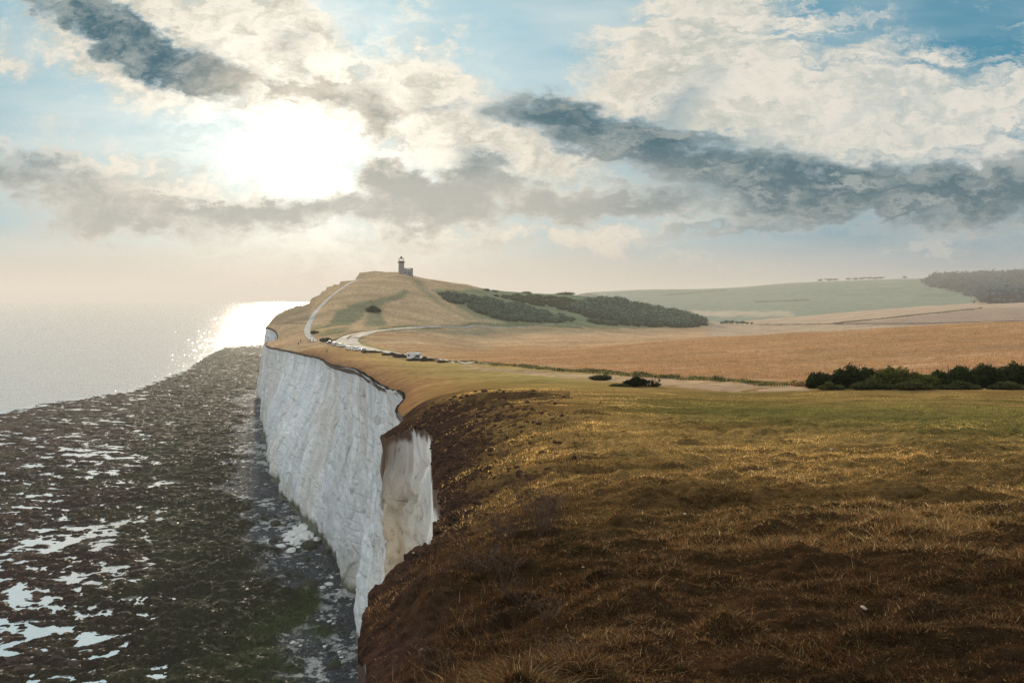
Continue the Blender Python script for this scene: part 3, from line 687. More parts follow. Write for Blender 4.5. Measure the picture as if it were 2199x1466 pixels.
    o = mesh_from('foreshore', np.stack([x, y, z], -1).reshape(-1, 3)[us], re[Fq], m_reef(), cols={'tint': c.reshape(-1, 3)[us], 'shingle': sh.ravel()[us]}, kind='structure')
    print('reef', us.sum())
build_reef()
# ================================================================== OBJECTS
def tag(o, label=None, cat=None, group=None, kind=None):
    if label: o['label'] = label
    if cat: o['category'] = cat
    if group: o['group'] = group
    if kind: o['kind'] = kind
    return o
def empty(name, loc, rz=0.0):
    e = bpy.data.objects.new(name, None); e.location = loc; e.rotation_euler.z = rz; e.empty_display_size = .5; col.objects.link(e); return e
def gv(A, x, y):
    t = np.arctan2(x, y); l = np.log(np.maximum(np.hypot(x, y), 1.11))
    i = np.clip(np.rint((t - t0) / (TG[1] - TG[0])).astype(int), 0, NTH - 1); j = np.clip(np.searchsorted(LR, l), 0, NR - 1)
    return A[i, j]
class MB:
    """collects boxes, prisms, lathes and tubes and links them as one mesh object"""
    def __init__(s): s.v = []; s.f = []; s.mi = []
    def add(s, v, f, mi=0):
        b = len(s.v); s.v += [tuple(p) for p in v]; s.f += [tuple(b + i for i in q) for q in f]; s.mi += [mi] * len(f)
    def box(s, c, d, rz=0, mi=0, taper=1.0):
        cx, cy, cz = c; w, l, h = d[0] / 2, d[1] / 2, d[2] / 2; v = []
        for k, zz in ((1, -h), (taper, h)):
            for a, b in ((-w, -l), (w, -l), (w, l), (-w, l)):
                a *= k; b *= k; v.append((cx + a * math.cos(rz) - b * math.sin(rz), cy + a * math.sin(rz) + b * math.cos(rz), cz + zz))
        s.add(v, [(3, 2, 1, 0), (4, 5, 6, 7), (0, 1, 5, 4), (1, 2, 6, 5), (2, 3, 7, 6), (3, 0, 4, 7)], mi)
    def lathe(s, prof, n=24, c=(0, 0, 0), mi=0, cap=True):
        v = []; f = []
        for r, z in prof:
            for i in range(n): a = 2 * math.pi * i / n; v.append((c[0] + r * math.cos(a), c[1] + r * math.sin(a), c[2] + z))
        for k in range(len(prof) - 1):
            for i in range(n): j = (i + 1) % n; f.append((k * n + i, k * n + j, (k + 1) * n + j, (k + 1) * n + i))
        if cap: f.append(tuple(range(n - 1, -1, -1))); f.append(tuple((len(prof) - 1) * n + i for i in range(n)))
        s.add(v, f, mi)
    def tube(s, pts, rad, n=6, mi=0):
        pts = [Vector(p) for p in pts]; v = []; f = []
        for k, p in enumerate(pts):
            d = (pts[min(k + 1, len(pts) - 1)] - pts[max(k - 1, 0)]).normalized(); u = d.orthogonal().normalized(); w = d.cross(u)
            r = rad[k] if hasattr(rad, '__len__') else rad
            for i in range(n): a = 2 * math.pi * i / n; v.append(p + (u * math.cos(a) + w * math.sin(a)) * r)
        for k in range(len(pts) - 1):
            for i in range(n): j = (i + 1) % n; f.append((k * n + i, k * n + j, (k + 1) * n + j, (k + 1) * n + i))
        f.append(tuple(range(n - 1, -1, -1))); f.append(tuple((len(pts) - 1) * n + i for i in range(n)))
        s.add(v, f, mi)
    def prism(s, prof, x0, x1, inset=None, mi=0):
        """prof: (y,z) outline; extruded along x; inset(z) narrows the sides"""
        n = len(prof); v = []
        for sx in (x0, x1):
            for y, z in prof: k = inset(z) if inset else 0; v.append((sx - math.copysign(k, sx), y, z))
        f = [tuple(range(n - 1, -1, -1)), tuple(range(n, 2 * n))] + [(i, (i + 1) % n, n + (i + 1) % n, n + i) for i in range(n)]
        s.add(v, f, mi)
    def build(s, name, mats, parent=None, smooth=False, bevel=0.0):
        me = bpy.data.meshes.new(name); me.from_pydata(s.v, [], s.f)
        for m in (mats if isinstance(mats, (list, tuple)) else [mats]): me.materials.append(m)
        me.polygons.foreach_set('material_index', s.mi); me.polygons.foreach_set('use_smooth', [smooth] * len(s.f)); me.update()
        o = bpy.data.objects.new(name, me); col.objects.link(o)
        if parent: o.parent = parent
        if bevel: b = o.modifiers.new('bevel', 'BEVEL'); b.width = bevel; b.segments = 2; b.limit_method = 'ANGLE'
        return o

# ------------------------------------------------------------------ foliage material and leaf clouds
def m_leaf(name, transl=.35, rough=.9, spec=.05):
    m, t, b, out = mat(name)
    c = attr(t, 'tint'); t.put(b.inputs['Base Color'], c); b.inputs['Roughness'].default_value = rough; b.inputs['Specular IOR Level'].default_value = spec
    tr = t.node('ShaderNodeBsdfTranslucent'); t.put(tr.inputs[0], c)
    mx = t.node('ShaderNodeMixShader'); mx.inputs[0].default_value = transl
    t.link(b.outputs[0], mx.inputs[1]); t.link(tr.outputs[0], mx.inputs[2]); t.link(mx.outputs[0], out.inputs[0])
    return m
LEAF = m_leaf('foliage'); GRASS = m_leaf('dry_grass', .45)
WOOD = plain('bark', (.06, .045, .035), .9, var=.3, scale=8)
def leaf_quads(ells, n, size, col_a, col_b, rg, floor=None, up=.0, shell=.55):
    E_ = np.array(ells, float); vol = E_[:, 3] * E_[:, 4] * E_[:, 5]; vol = vol ** .75; pick = rg.choice(len(E_), n, p=vol / vol.sum()); e = E_[pick]
    d = rg.normal(size=(n, 3)); d /= np.linalg.norm(d, axis=1)[:, None]
    lump = 1 + .55 * vnoise(d[:, 0] * 3 + pick * 3.3, d[:, 1] * 3 + d[:, 2] * 3, 91) * 2 * .6 + .25 * vnoise(d[:, 0] * 9 + pick, d[:, 2] * 9 + d[:, 1] * 5, 92) * 2
    rad = (shell + (1 - shell) * rg.random(n) ** .5) * lump
    p = e[:, :3] + d * e[:, 3:] * rad[:, None]
    # drop what falls deep inside a neighbour
    s_ = size * (.6 + .8 * rg.random(n))
    nrm = d * .8 + rg.normal(size=(n, 3)) * .55; nrm /= np.linalg.norm(nrm, axis=1)[:, None]
    a = np.cross(nrm, rg.normal(size=(n, 3))); a /= np.linalg.norm(a, axis=1)[:, None] + 1e-9; b = np.cross(nrm, a)
    a *= s_[:, None]; b *= (s_ * .7)[:, None]
    V = np.stack([p - a, p + b, p + a, p - b], 1)
    if floor is not None: k = p[:, 2] > floor; V = V[k]; p = p[k]; d = d[k]; rad = rad[k]; n = len(p)
    mixv = np.clip(rg.random(n) * .7 + .3 * d[:, 2] + up, 0, 1)[:, None]  # leaves facing up take the paler tint, lit tops put into colour
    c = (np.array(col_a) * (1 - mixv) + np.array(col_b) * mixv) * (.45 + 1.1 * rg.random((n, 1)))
    return V.reshape(-1, 3), np.arange(n * 4).reshape(n, 4), np.repeat(c, 4, 0)
def blob_core(ells, k, rg):
    """dense dark twiggy middle of a bush, one lumpy solid per crown lobe"""
    v = []; f = []; b0 = 0
    nu, nv = 14, 8
    for cx, cy, cz, rx, ry, rz in ells:
        for j in range(nv + 1):
            ph = -math.pi / 2 + math.pi * j / nv
            for i in range(nu):
                a = 2 * math.pi * i / nu; q = k * (1 + .25 * (rg.random() - .5)); v.append((cx + rx * q * math.cos(ph) * math.cos(a), cy + ry * q * math.cos(ph) * math.sin(a), cz + rz * q * math.sin(ph)))
        for j in range(nv):
            for i in range(nu): f.append((b0 + j * nu + i, b0 + j * nu + (i + 1) % nu, b0 + (j + 1) * nu + (i + 1) % nu, b0 + (j + 1) * nu + i))
        b0 += nu * (nv + 1)
    return np.array(v), np.array(f)
def foliage(name, ells, n, size, ca, cb, parent=None, seed=1, core=.72, floor=None, up=0.0, shell=.55, kind=None):
    rg = np.random.default_rng(seed); V, Fq, c = leaf_quads(ells, n, size, ca, cb, rg, floor, up, shell)
    if core:
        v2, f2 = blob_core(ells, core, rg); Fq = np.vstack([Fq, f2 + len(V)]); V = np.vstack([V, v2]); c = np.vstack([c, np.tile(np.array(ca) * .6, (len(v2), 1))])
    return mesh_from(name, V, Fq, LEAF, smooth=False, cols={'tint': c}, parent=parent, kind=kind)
def bush(name, label, cat, base, w, h, dpt, n, size, ca, cb, seed, group=None, lobes=6, up=0.0, stems=True, core=.72):
    rg = np.random.default_rng(seed); root = empty(name, base)
    ells = []
    for i in range(lobes):
        fx = (i + .5) / lobes - .5 + rg.uniform(-.06, .06); hh = h * (1 - 1.5 * fx * fx) * rg.uniform(.62, 1.0)
        ells.append((fx * w * .82, rg.uniform(-.25, .25) * dpt, hh * .50, w / lobes * rg.uniform(.75, 1.15), dpt * .5 * rg.uniform(.7, 1), hh * .5))
    foliage('foliage', ells, n, size, ca, cb, parent=root, seed=seed, core=core, floor=-.05 * h, up=up)
    if stems:
        m = MB()
        for i in range(lobes + 3):
            fx = rg.uniform(-.35, .35) * w; m.tube([(fx * .6, rg.uniform(-.2, .2) * dpt, -.15), (fx * .8, rg.uniform(-.2, .2) * dpt, h * .35), (fx, rg.uniform(-.3, .3) * dpt, h * rg.uniform(.6, .92))], [.035 * h, .022 * h, .008 * h], 5)
        m.build('stem', WOOD, root)
    return tag(root, label, cat, group)
def gpos(px, py, sink=0.0):
    p = hit(px, py); p.z -= sink; return p
def m_per_px(p): return p.y / F

DG, MG, LG = (.008, .014, .006), (.045, .062, .014), (.13, .13, .03)  # MG and LG carry the hedge's sunlit tops in the leaf colour
# the long hedge on the right, bush by bush
hb = hit(1900, 832); sc_ = m_per_px(hb)
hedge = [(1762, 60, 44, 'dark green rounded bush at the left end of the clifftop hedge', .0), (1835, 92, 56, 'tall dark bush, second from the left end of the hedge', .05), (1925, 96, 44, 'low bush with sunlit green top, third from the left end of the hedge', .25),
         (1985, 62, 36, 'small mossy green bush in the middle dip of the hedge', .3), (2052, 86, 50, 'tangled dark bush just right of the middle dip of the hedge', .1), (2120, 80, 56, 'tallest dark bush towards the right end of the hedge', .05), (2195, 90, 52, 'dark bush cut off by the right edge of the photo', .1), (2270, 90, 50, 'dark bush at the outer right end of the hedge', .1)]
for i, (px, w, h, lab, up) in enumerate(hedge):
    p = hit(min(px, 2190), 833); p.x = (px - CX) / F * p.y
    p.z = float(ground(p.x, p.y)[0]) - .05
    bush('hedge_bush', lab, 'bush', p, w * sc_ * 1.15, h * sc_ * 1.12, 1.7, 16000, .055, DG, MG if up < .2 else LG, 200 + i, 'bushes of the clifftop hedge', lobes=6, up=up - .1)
for i, (px, w, h, lab) in enumerate([(1790, 50, 16, 'low bramble mound at the foot of the hedge, left of the others'), (1870, 90, 22, 'pale green bramble mound at the foot of the hedge beneath its second bush'), (1960, 80, 20, 'low straggly bramble mound under the middle dip of the hedge'), (2060, 90, 20, 'olive bramble mound at the foot of the tangled bush'), (2160, 80, 18, 'low bramble mound near the right edge of the photo')]):
    p = hit(px, 837)
    bush('bramble_mound', lab, 'bramble', p, w * sc_, h * sc_, 1.0, 5000, .04, (.03, .035, .013), (.10, .10, .035), 230 + i, 'brambles along the foot of the hedge', lobes=5, up=.1, stems=False)
p = hit(1722, 829); bush('dry_grass_tuft', 'orange dry grass tuft at the left end of the hedge', 'grass tuft', p, 1.4, .5, .8, 1500, .05, (.25, .13, .05), (.5, .3, .14), 240, lobes=3, stems=False)
# lone bushes on the lawn
p = hit(1363, 831); k = m_per_px(p); bush('round_bush', 'small round dark bush alone on the lawn, near the saplings', 'bush', p, 44 * k, 27 * k, 1.1, 9000, .03, DG, (.02, .03, .012), 241, lobes=4)
p = hit(1330, 830); bush('low_scrub', 'straggly green low growth left of the small round bush', 'bush', p, 40 * k, 9 * k, .8, 2500, .03, (.05, .05, .02), (.13, .12, .04), 242, lobes=4, stems=False)
p = hit(1400, 831); root = empty('sapling_clump', p); m = MB(); rg = np.random.default_rng(5)
for i in range(30):
    x0 = rg.uniform(-.55, .60); h = rg.uniform(.3, .78); m.tube([(x0, rg.uniform(-.1, .1), -.05), (x0 + rg.uniform(-.05, .05), 0, h * .5), (x0 + rg.uniform(-.1, .1), 0, h)], [.02, .015, .006], 5)
m.build('stem', WOOD, root)
foliage('foliage', [(x, 0, z, .10, .09, .13) for x, z in zip(rg.uniform(-.55, .65, 34), rg.uniform(.02, .62, 34) ** 1.3)], 6000, .022, DG, (.03, .04, .015), parent=root, seed=9, core=0)
tag(root, 'thin upright saplings beside the small round bush on the lawn', 'saplings')
p = hit(1291, 817); k = m_per_px(p); bush('dome_bush', 'domed olive bush on the bank, left of the small round bush', 'bush', p, 38 * k, 13 * k, 1.4, 6000, .045, (.02, .024, .01), (.11, .10, .04), 243, lobes=3)
# roadside bushes between the cars and the camper van
for i, (px, py, w, h, lab) in enumerate([(799, 757, 40, 6, 'low dark hedge bush in front of the dark grey car'), (838, 763, 34, 7, 'low brown bush between the parked cars and the motorhome'), (860, 768, 30, 8, 'low brown bush just left of the motorhome'), (893, 775, 34, 8, 'green bush in front of the motorhome'), (914, 776, 26, 11, 'dark brown bush at the right end of the motorhome'), (950, 779, 20, 6, 'small brown bush right of the roadside posts'), (700, 734, 26, 9, 'dark green bush where the road ends at the turf'), (803, 672, 30, 17, 'dark bush alone in the hillside hollow'), (676, 717, 18, 8, 'yellowish gorse bush beside the foot of the chalk path')]):
    p = hit(px, py); k = m_per_px(p); ye = 'gorse' in lab; gr = 'green' in lab or 'hollow' in lab
    bush('roadside_bush' if i < 7 else 'hillside_bush', lab, 'bush', p, w * k, h * k, w * k * .35, 1600, .16 if i < 6 else .3, (.035, .03, .017) if not gr else (.015, .025, .012), (.10, .10, .025) if ye else ((.12, .085, .04) if not gr else (.05, .06, .025)), 250 + i, None, lobes=4, stems=False)
# rim bushes and trees seen against the sky
def tree(name, label, base, h, w, n, size, ca, cb, seed, group=None, lean=0.0):
    rg = np.random.default_rng(seed); root = empty(name, base); m = MB()
    m.tube([(0, 0, -.5), (lean * h * .2, 0, h * .3), (lean * h * .5, 0, h * .7)], [.05 * h, .035 * h, .012 * h], 6)
    for i in range(5):
        a = rg.uniform(0, 6.28); m.tube([(lean * h * .2, 0, h * .3), (lean * h * .35 + math.cos(a) * w * .2, math.sin(a) * w * .2, h * .5), (lean * h * .6 + math.cos(a) * w * .38, math.sin(a) * w * .38, h * .75)], [.02 * h, .014 * h, .006 * h], 4)
    m.build('trunk', WOOD, root)
    ells = [(lean * h * .6 + rg.uniform(-.3, .3) * w, rg.uniform(-.3, .3) * w, h * rg.uniform(.5, .85), w * rg.uniform(.22, .34), w * rg.uniform(.22, .34), h * rg.uniform(.14, .24)) for _ in range(6)]
    foliage('crown', ells, n, size, ca, cb, parent=root, seed=seed, core=.6)
    return tag(root, label, 'tree', group)
HC, HD = (.060, .10, .072), (.14, .215, .14)  # hill foliage, lifted and blued in colour to stand in for haze
for i, (px, py, w, h, lab) in enumerate([(1045, 623, 12, 5, 'small round bush on the ridge right of the lighthouse, leftmost of four'), (1062, 625, 14, 5, 'small flat bush on the ridge, second of four from the lighthouse'), (1130, 628, 18, 5, 'wide low bush on the ridge, third of four from the lighthouse'), (1215, 631, 30, 6, 'long low bush on the ridge where the wooded slope begins')]):
    p = hit(px, py + 2); k = m_per_px(p); bush('ridge_bush', lab, 'bush', p, w * k, h * k, w * k * .6, 900, .5, HC, HD, 270 + i, 'bushes along the ridge', lobes=3, stems=False)
for i, (px, py, w, h, lab) in enumerate([(1163, 695, 9, 8, 'small windblown tree at the valley end of the scrub, left one of two'), (1192, 697, 11, 10, 'leaning thorn tree at the valley end of the scrub, right one of two')]):
    p = hit(px, py); k = m_per_px(p); tree('thorn_tree', lab, p, h * k, w * k, 900, .35, HC, HD, 280 + i, lean=.15)
for i, (px, w, h) in enumerate([(1552, 12, 8), (1562, 13, 9), (1573, 13, 9), (1584, 13, 8), (1595, 12, 8), (1604, 8, 5), (1614, 6, 5)]):
    p = hit(px, 697); k = m_per_px(p)
    lab = ['leftmost tree of the row on the valley floor', 'second tree from the left in the valley floor row', 'third tree from the left in the valley floor row', 'fourth tree from the left in the valley floor row', 'fifth tree from the left in the valley floor row', 'low tree near the right end of the valley floor row', 'small lone tree at the right end of the valley floor row'][i]
    tree('valley_tree', 'dark ' + lab, p, h * k, w * k, 700, .55, HC, HD, 290 + i, 'trees in a row on the valley floor')
ordw = ['first', 'second', 'third', 'fourth', 'fifth', 'sixth', 'seventh', 'eighth', 'ninth', 'tenth', 'eleventh']
for i, px in enumerate([1762, 1780, 1797, 1822, 1838, 1851, 1867, 1880, 1893, 1945]):
    yy = np.arange(560, 640, .5); p = None
    for y_ in yy:
        q = hit(px, y_, 1800, 7000)
        dx, dy, dz = ray(px, y_)
        if abs(EYE + dz / dy * q.y - q.z) < 12 and q.y < 6900: p = q; break
    if p is None: continue
    k = m_per_px(p); tree('skyline_tree', 'wind-bent %s tree from the left along the far ridge' % ordw[i], p, 6 * k, (16 if i % 3 else 11) * k, 400, 1.6, HC, HD, 310 + i, 'wind-bent trees on the far ridge', lean=-.3)

# scrub and woods that read as one mass
def mass(name, label, poly, n, ymin, ymax, rr_, hh_, leaf, per, ca, cb, seed, pyoff=0):
    rg = np.random.default_rng(seed); P_ = np.array(poly, float); x0, y0 = P_.min(0); x1, y1 = P_.max(0); pts = []; tries = 0
    while len(pts) < n and tries < n * 12:
        tries += 1; px, py = rg.uniform(x0, x1), rg.uniform(y0, y1)
        if not bool(_inp(poly, np.array([px]), np.array([py]))[0]): continue
        q = hit(px, py, ymin, ymax); 
        if q.y > ymax * .98: continue
        pts.append(q)
    ells = []
    for q in pts:
        k = rg.uniform(.6, 1.25); ells.append((q.x, q.y, q.z + hh_ * k * .35, rr_ * k, rr_ * k * rg.uniform(.8, 1.2), hh_ * k * .6))
    o = foliage(name, ells, len(ells) * per, leaf, ca, cb, seed=seed, core=.78, kind='stuff')
    return tag(o, label, 'woodland')
mass('scrub', 'dark green scrub spilling down the hillside right of the lighthouse', [(945, 632), (985, 634), (1010, 640), (1060, 645), (1120, 655), (1150, 668), (1180, 672), (1245, 689), (1185, 693), (1120, 691), (1080, 688), (1040, 676), (1000, 664), (1010, 655), (965, 650)], 420, 350, 1200, 3.4, 3.0, .42, 110, HC, HD, 401)
mass('valley_scrub', 'thin line of scrub along the foot of the slope', [(1265, 690), (1290, 691), (1330, 697), (1310, 700), (1270, 695)], 26, 350, 1300, 3.0, 3.2, .42, 110, HC, HD, 402)
mass('woodland', 'dense wood covering the right-hand end of the hill', [(1250, 658), (1265, 648), (1320, 643), (1380, 650), (1425, 663), (1470, 675), (1518, 696), (1515, 703), (1400, 703), (1340, 698), (1270, 684), (1225, 668)], 620, 400, 1300, 5.2, 6.5, .65, 110, (.056, .098, .074), (.13, .20, .135), 403)  # leaf tint lifted and blued in place of thicker haze
mass('slope_scrub', 'patchy scrub on the slope below the ridge bushes', [(1060, 636), (1130, 636), (1210, 640), (1260, 650), (1225, 668), (1180, 660), (1120, 650)], 190, 400, 1300, 3.4, 2.4, .5, 90, (.035, .06, .035), (.09, .13, .06), 404)
mass('far_woodland', 'dark wood on the far hills at the right edge', [(1985, 596), (2060, 592), (2199, 592), (2260, 592), (2260, 662), (2150, 655), (2090, 632), (2040, 622), (1995, 612)], 520, 1300, 7000, 26, 22, 4.0, 60, (.022, .07, .09), (.04, .10, .12), 405)  # blue in the leaf tint stands in for distance haze

# ------------------------------------------------------------------ grass
def blades(name, label, x, y, h, w, tintc, rg, lean=.35, mat_=None, cat='grass'):
    n = len(x); z = ground(x, y) - .01; a = rg.uniform(0, 2 * math.pi, n); ln = rg.normal(0, lean, n) * h; la = rg.uniform(0, 2 * math.pi, n)
    dx, dy = np.cos(a) * w * .5, np.sin(a) * w * .5; lx, ly_ = np.cos(la) * ln, np.sin(la) * ln
    V = np.empty((n, 5, 3)); V[:, 0] = np.stack([x - dx, y - dy, z], 1); V[:, 1] = np.stack([x + dx, y + dy, z], 1)
    V[:, 2] = np.stack([x + dx * .7 + lx * .4, y + dy * .7 + ly_ * .4, z + h * .6], 1); V[:, 3] = np.stack([x - dx * .7 + lx * .4, y - dy * .7 + ly_ * .4, z + h * .6], 1)
    V[:, 4] = np.stack([x + lx, y + ly_, z + h * .98], 1)
    b = np.arange(n)[:, None] * 5; Fq = [b + np.array([[0, 1, 2, 3]]), b + np.array([[3, 2, 4]])]
    o = mesh_from(name, V.reshape(-1, 3), Fq, mat_ or GRASS, smooth=False, cols={'tint': np.repeat(tintc, 5, 0)}, kind='stuff')
    return tag(o, label, cat)
def lawn_grass():
    rg = np.random.default_rng(21); n = 1000000
    r = np.exp(rg.uniform(math.log(2.3), math.log(50), n)); th_ = rg.uniform(-.34, .66, n); x = r * np.sin(th_); y = r * np.cos(th_)
    sd_ = gv(SD, x, y); soilw = np.clip(.085 * r, .4, 3.0)
    cl = fbm(x / .35, y / .22, 101, 3); cl2 = fbm(x / 2.2, y / 1.2, 102, 3)
    keep = (sd_ > .05) & (rg.random(n) < np.where(sd_ < soilw * 1.3, .10 + .22 * (cl2 > .05), 1.0)) & (rg.random(n) < sstep(cl + cl2 * .5, -.55, .10) + .35)
    x, y, r, cl, cl2 = x[keep], y[keep], r[keep], cl[keep], cl2[keep]; n = len(x)
    h = (.018 + .026 * sstep(cl, -.1, .5) + .030 * sstep(cl2, .05, .45)) * rg.uniform(.5, 1.5, n) * (1 - .3 * sstep(r, 12, 30))
    w = np.maximum(.0045, r * .00085) * rg.uniform(.5, 1.6, n)
    u = rg.random(n)[:, None]; v = sstep(r, 5, 18)[:, None]
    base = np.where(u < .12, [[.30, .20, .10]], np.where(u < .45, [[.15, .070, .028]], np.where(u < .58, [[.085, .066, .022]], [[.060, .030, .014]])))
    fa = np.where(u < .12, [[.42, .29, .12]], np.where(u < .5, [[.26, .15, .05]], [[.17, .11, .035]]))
    c = base * (1 - v) * .92 + fa * v * 1.65  # near blades darkened in colour too, matching the painted cloud shade
    g = np.clip(.9 * np.exp(-(((np.array(project(x, y, ground(x, y)))[1]) - 885) / 40) ** 2) * sstep(x / y, .1, .3), 0, 1)[:, None]; c = c * (1 - g) + np.array((.12, .12, .03)) * g
    k = (1 + cl2 * 1.3)[:, None] * rg.uniform(.5, 1.6, (n, 1)); c = c * np.clip(k, .3, 2.2)
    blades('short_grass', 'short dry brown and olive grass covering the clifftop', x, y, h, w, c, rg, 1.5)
lawn_grass()
def hay_grass():
    rg = np.random.default_rng(22); n = 260000
    r = np.exp(rg.uniform(math.log(58), math.log(330), n)); th_ = rg.uniform(-.12, .62, n); x = r * np.sin(th_); y = r * np.cos(th_)
    px, py = project(x, y, ground(x, y)); yv_ = np.interp(px, [700, 760, 935, 1000, 1200, 1450, 1700, 1740], [330, 300, 240, 185, 128, 93, 68, 60])
    cl = fbm(x / 7, y / 4, 103, 4); keep = (y > yv_ + np.maximum(.04 * yv_, 3)) & (rg.random(n) < sstep(px, 800, 1350)) & (rg.random(n) < sstep(cl, -.35, .15) + .1)
    x, y, r, cl = x[keep], y[keep], r[keep], cl[keep]; n = len(x)
    h = rg.uniform(.10, .26, n) * (1 + cl); w = r * .0005 * rg.uniform(.7, 1.4, n); u = rg.random(n)[:, None]
    c = np.where(u < .3, [[.50, .30, .155]], np.where(u < .75, [[.41, .235, .115]], [[.27, .16, .08]])) * (1 + .35 * cl[:, None])
    blades('hay_grass', 'tall orange dry grass in the field beyond the road', x, y, h, w, c, rg, .3)
hay_grass()
def verge_grass():
    rg = np.random.default_rng(23); n = 60000; px = rg.uniform(925, 1735, n); yc = np.interp(px, [700, 760, 935, 1000, 1200, 1450, 1700, 1740], [330, 300, 240, 185, 128, 93, 68, 60])
    y = yc + rg.normal(0, 1, n) * np.maximum(.016 * yc, 1.1) + 2; x = (px - CX) / F * y; cl = fbm(x / 2.5, y / 2.5, 104, 3)
    h = .10 + np.clip(cl + .15, 0, 1) * .8; h *= rg.uniform(.5, 1.2, n); w = np.hypot(x, y) * .0009; u = rg.random(n)[:, None]
    c = np.where(u < .35, [[.32, .25, .11]], np.where(u < .7, [[.10, .10, .035]], [[.05, .055, .02]]))
    blades('verge_grass', 'rough green and straw verge along the far side of the lawn', x, y, h, w, c, rg, .3)
verge_grass()

# ------------------------------------------------------------------ dead shrubs and weeds at the brink
DRY = plain('dead_stalk', (.085, .048, .028), .9, var=.45, scale=60)
HEAD = m_leaf('dry_seed_head', .3)
def dead_shrub(px, py, h, spread, n, seed, label):
    h = h if h > .5 else h * .62; n = int(n * .75); rg = np.random.default_rng(seed); p = hit(px, py); root = empty('dead_shrub', p); m = MB(); tips = []
    for i in range(n):
        a = rg.uniform(0, 6.28); s_ = spread * rg.uniform(.1, 1) ** .7; hh = h * rg.uniform(.45, 1); b = (math.cos(a) * s_ * .35, math.sin(a) * s_ * .35, -.02)
        mid = (math.cos(a) * s_ * .6 + rg.normal(0, .02), math.sin(a) * s_ * .6, hh * .5); tip = (math.cos(a) * s_ + rg.normal(0, .03), math.sin(a) * s_ + rg.normal(0, .03), hh)
        m.tube([b, mid, tip], [.0045, .0035, .0018], 4); tips.append(tip)
        for _ in range(3):
            f = rg.uniform(.35, .9); q = Vector(mid).lerp(Vector(tip), f); e = q + Vector((rg.normal(0, .05), rg.normal(0, .05), rg.uniform(.02, .08))) * (h / .35)
            m.tube([q, (q + e) / 2 + Vector((0, 0, .004)), e], [.0025, .002, .0012], 3); tips.append(tuple(e))
    m.build('stem', DRY, root)
    ells = [(t_[0], t_[1], t_[2], .012, .012, .018) for t_ in tips]
    foliage('seed_head', ells, len(ells) * 5, .0065, (.035, .02, .012), (.13, .075, .04), parent=root, seed=seed, core=0, kind='stuff')
    tag(root, label, 'dead shrub', 'dead shrubs along the brink')
for a in [(1165, 1150, .52, .30, 60, 501, 'largest dead brown shrub, standing on the turf near the brink'), (1085, 1160, .42, .26, 50, 502, 'bushy dead shrub just left of the largest one'), (1110, 1050, .38, .30, 46, 503, 'dead shrub standing behind the largest one'), (1045, 1225, .30, .28, 46, 504, 'low spreading dead weed below the two tallest dead shrubs'),
          (1090, 1240, .26, .22, 36, 505, 'small dead weed right of the low spreading one'), (1000, 1230, .20, .20, 30, 506, 'small dead weed closest to the brink'), (1110, 1300, .24, .2, 30, 507, 'spindly dead weed in the foreground, below the small weeds'), (1180, 1330, .26, .16, 22, 508, 'tall thin dead stalks in the middle foreground'),
          (930, 1440, .2, .16, 30, 509, 'dead weed at the bottom left of the turf'), (1080, 985, .30, .26, 36, 510, 'dead weed on the brink, farthest of them'), (1190, 1420, .16, .18, 30, 511, 'dead weed at the bottom edge of the photo, in the middle')]:
    dead_shrub(*a)
def weeds():
    rg = np.random.default_rng(24); n = 26000; r = np.exp(rg.uniform(math.log(3), math.log(26), n)); sd_t = np.abs(rg.normal(1.0, .7, n)) * np.clip(.12 * r, .7, 2.4)
    th_ = rg.uniform(-.25, .3, n); x = r * np.sin(th_); y = r * np.cos(th_); sd_ = gv(SD, x, y); soilw = np.clip(.12 * r, .7, 2.4)
    k = (sd_ > soilw * .35) & (rg.random(n) < np.exp(-((sd_ / soilw - 1.3) / 1.0) ** 2)) & (fbm(x / .5, y / .4, 105, 2) > -.15)
    x, y, r = x[k], y[k], r[k]; n = len(x); h = rg.uniform(.05, .15, n); w = np.maximum(.004, r * .0007); u = rg.random(n)[:, None]
    c = np.where(u < .06, [[.22, .14, .08]], np.where(u < .5, [[.085, .042, .022]], [[.035, .02, .012]]))
    blades('dead_weeds', 'tangle of dead brown weeds along the brink', x, y, h, w, c, rg, .6, cat='weeds')
weeds()

# ------------------------------------------------------------------ stones
STONE = plain('chalk_stone', (.36, .30, .23), .95, var=.5, scale=35); ROCKD = plain('weedy_rock', (.030, .032, .018), .8, var=.6, scale=1.2, spec=.2); ROCKW = plain('white_rock', (.60, .59, .55), .9, var=.2, scale=1.0)
def rock_mesh(name, seed, m_, n=3, rough=.35):
    bm = bmesh.new(); bmesh.ops.create_icosphere(bm, subdivisions=n, radius=1); rg = random.Random(seed)
    pl = [(Vector((rg.gauss(0, 1), rg.gauss(0, 1), rg.gauss(0, 1))).normalized(), rg.uniform(.62, .95)) for _ in range(11)]
    for v in bm.verts:
        d = v.co.normalized()
        for nn, q in pl:
            e = v.co.dot(nn) - q
            if e > 0: v.co -= nn * e
        v.co *= 1 + rough * .25 * float(vnoise(np.array([d.x * 3 + seed]), np.array([d.y * 3 + d.z * 2.3]), seed)[0])
    me = bpy.data.meshes.new(name); bm.to_mesh(me); bm.free(); me.materials.append(m_); return me
smesh = [rock_mesh('chalk_stone', 600 + i, STONE, 2) for i in range(4)]
rg = np.random.default_rng(31)
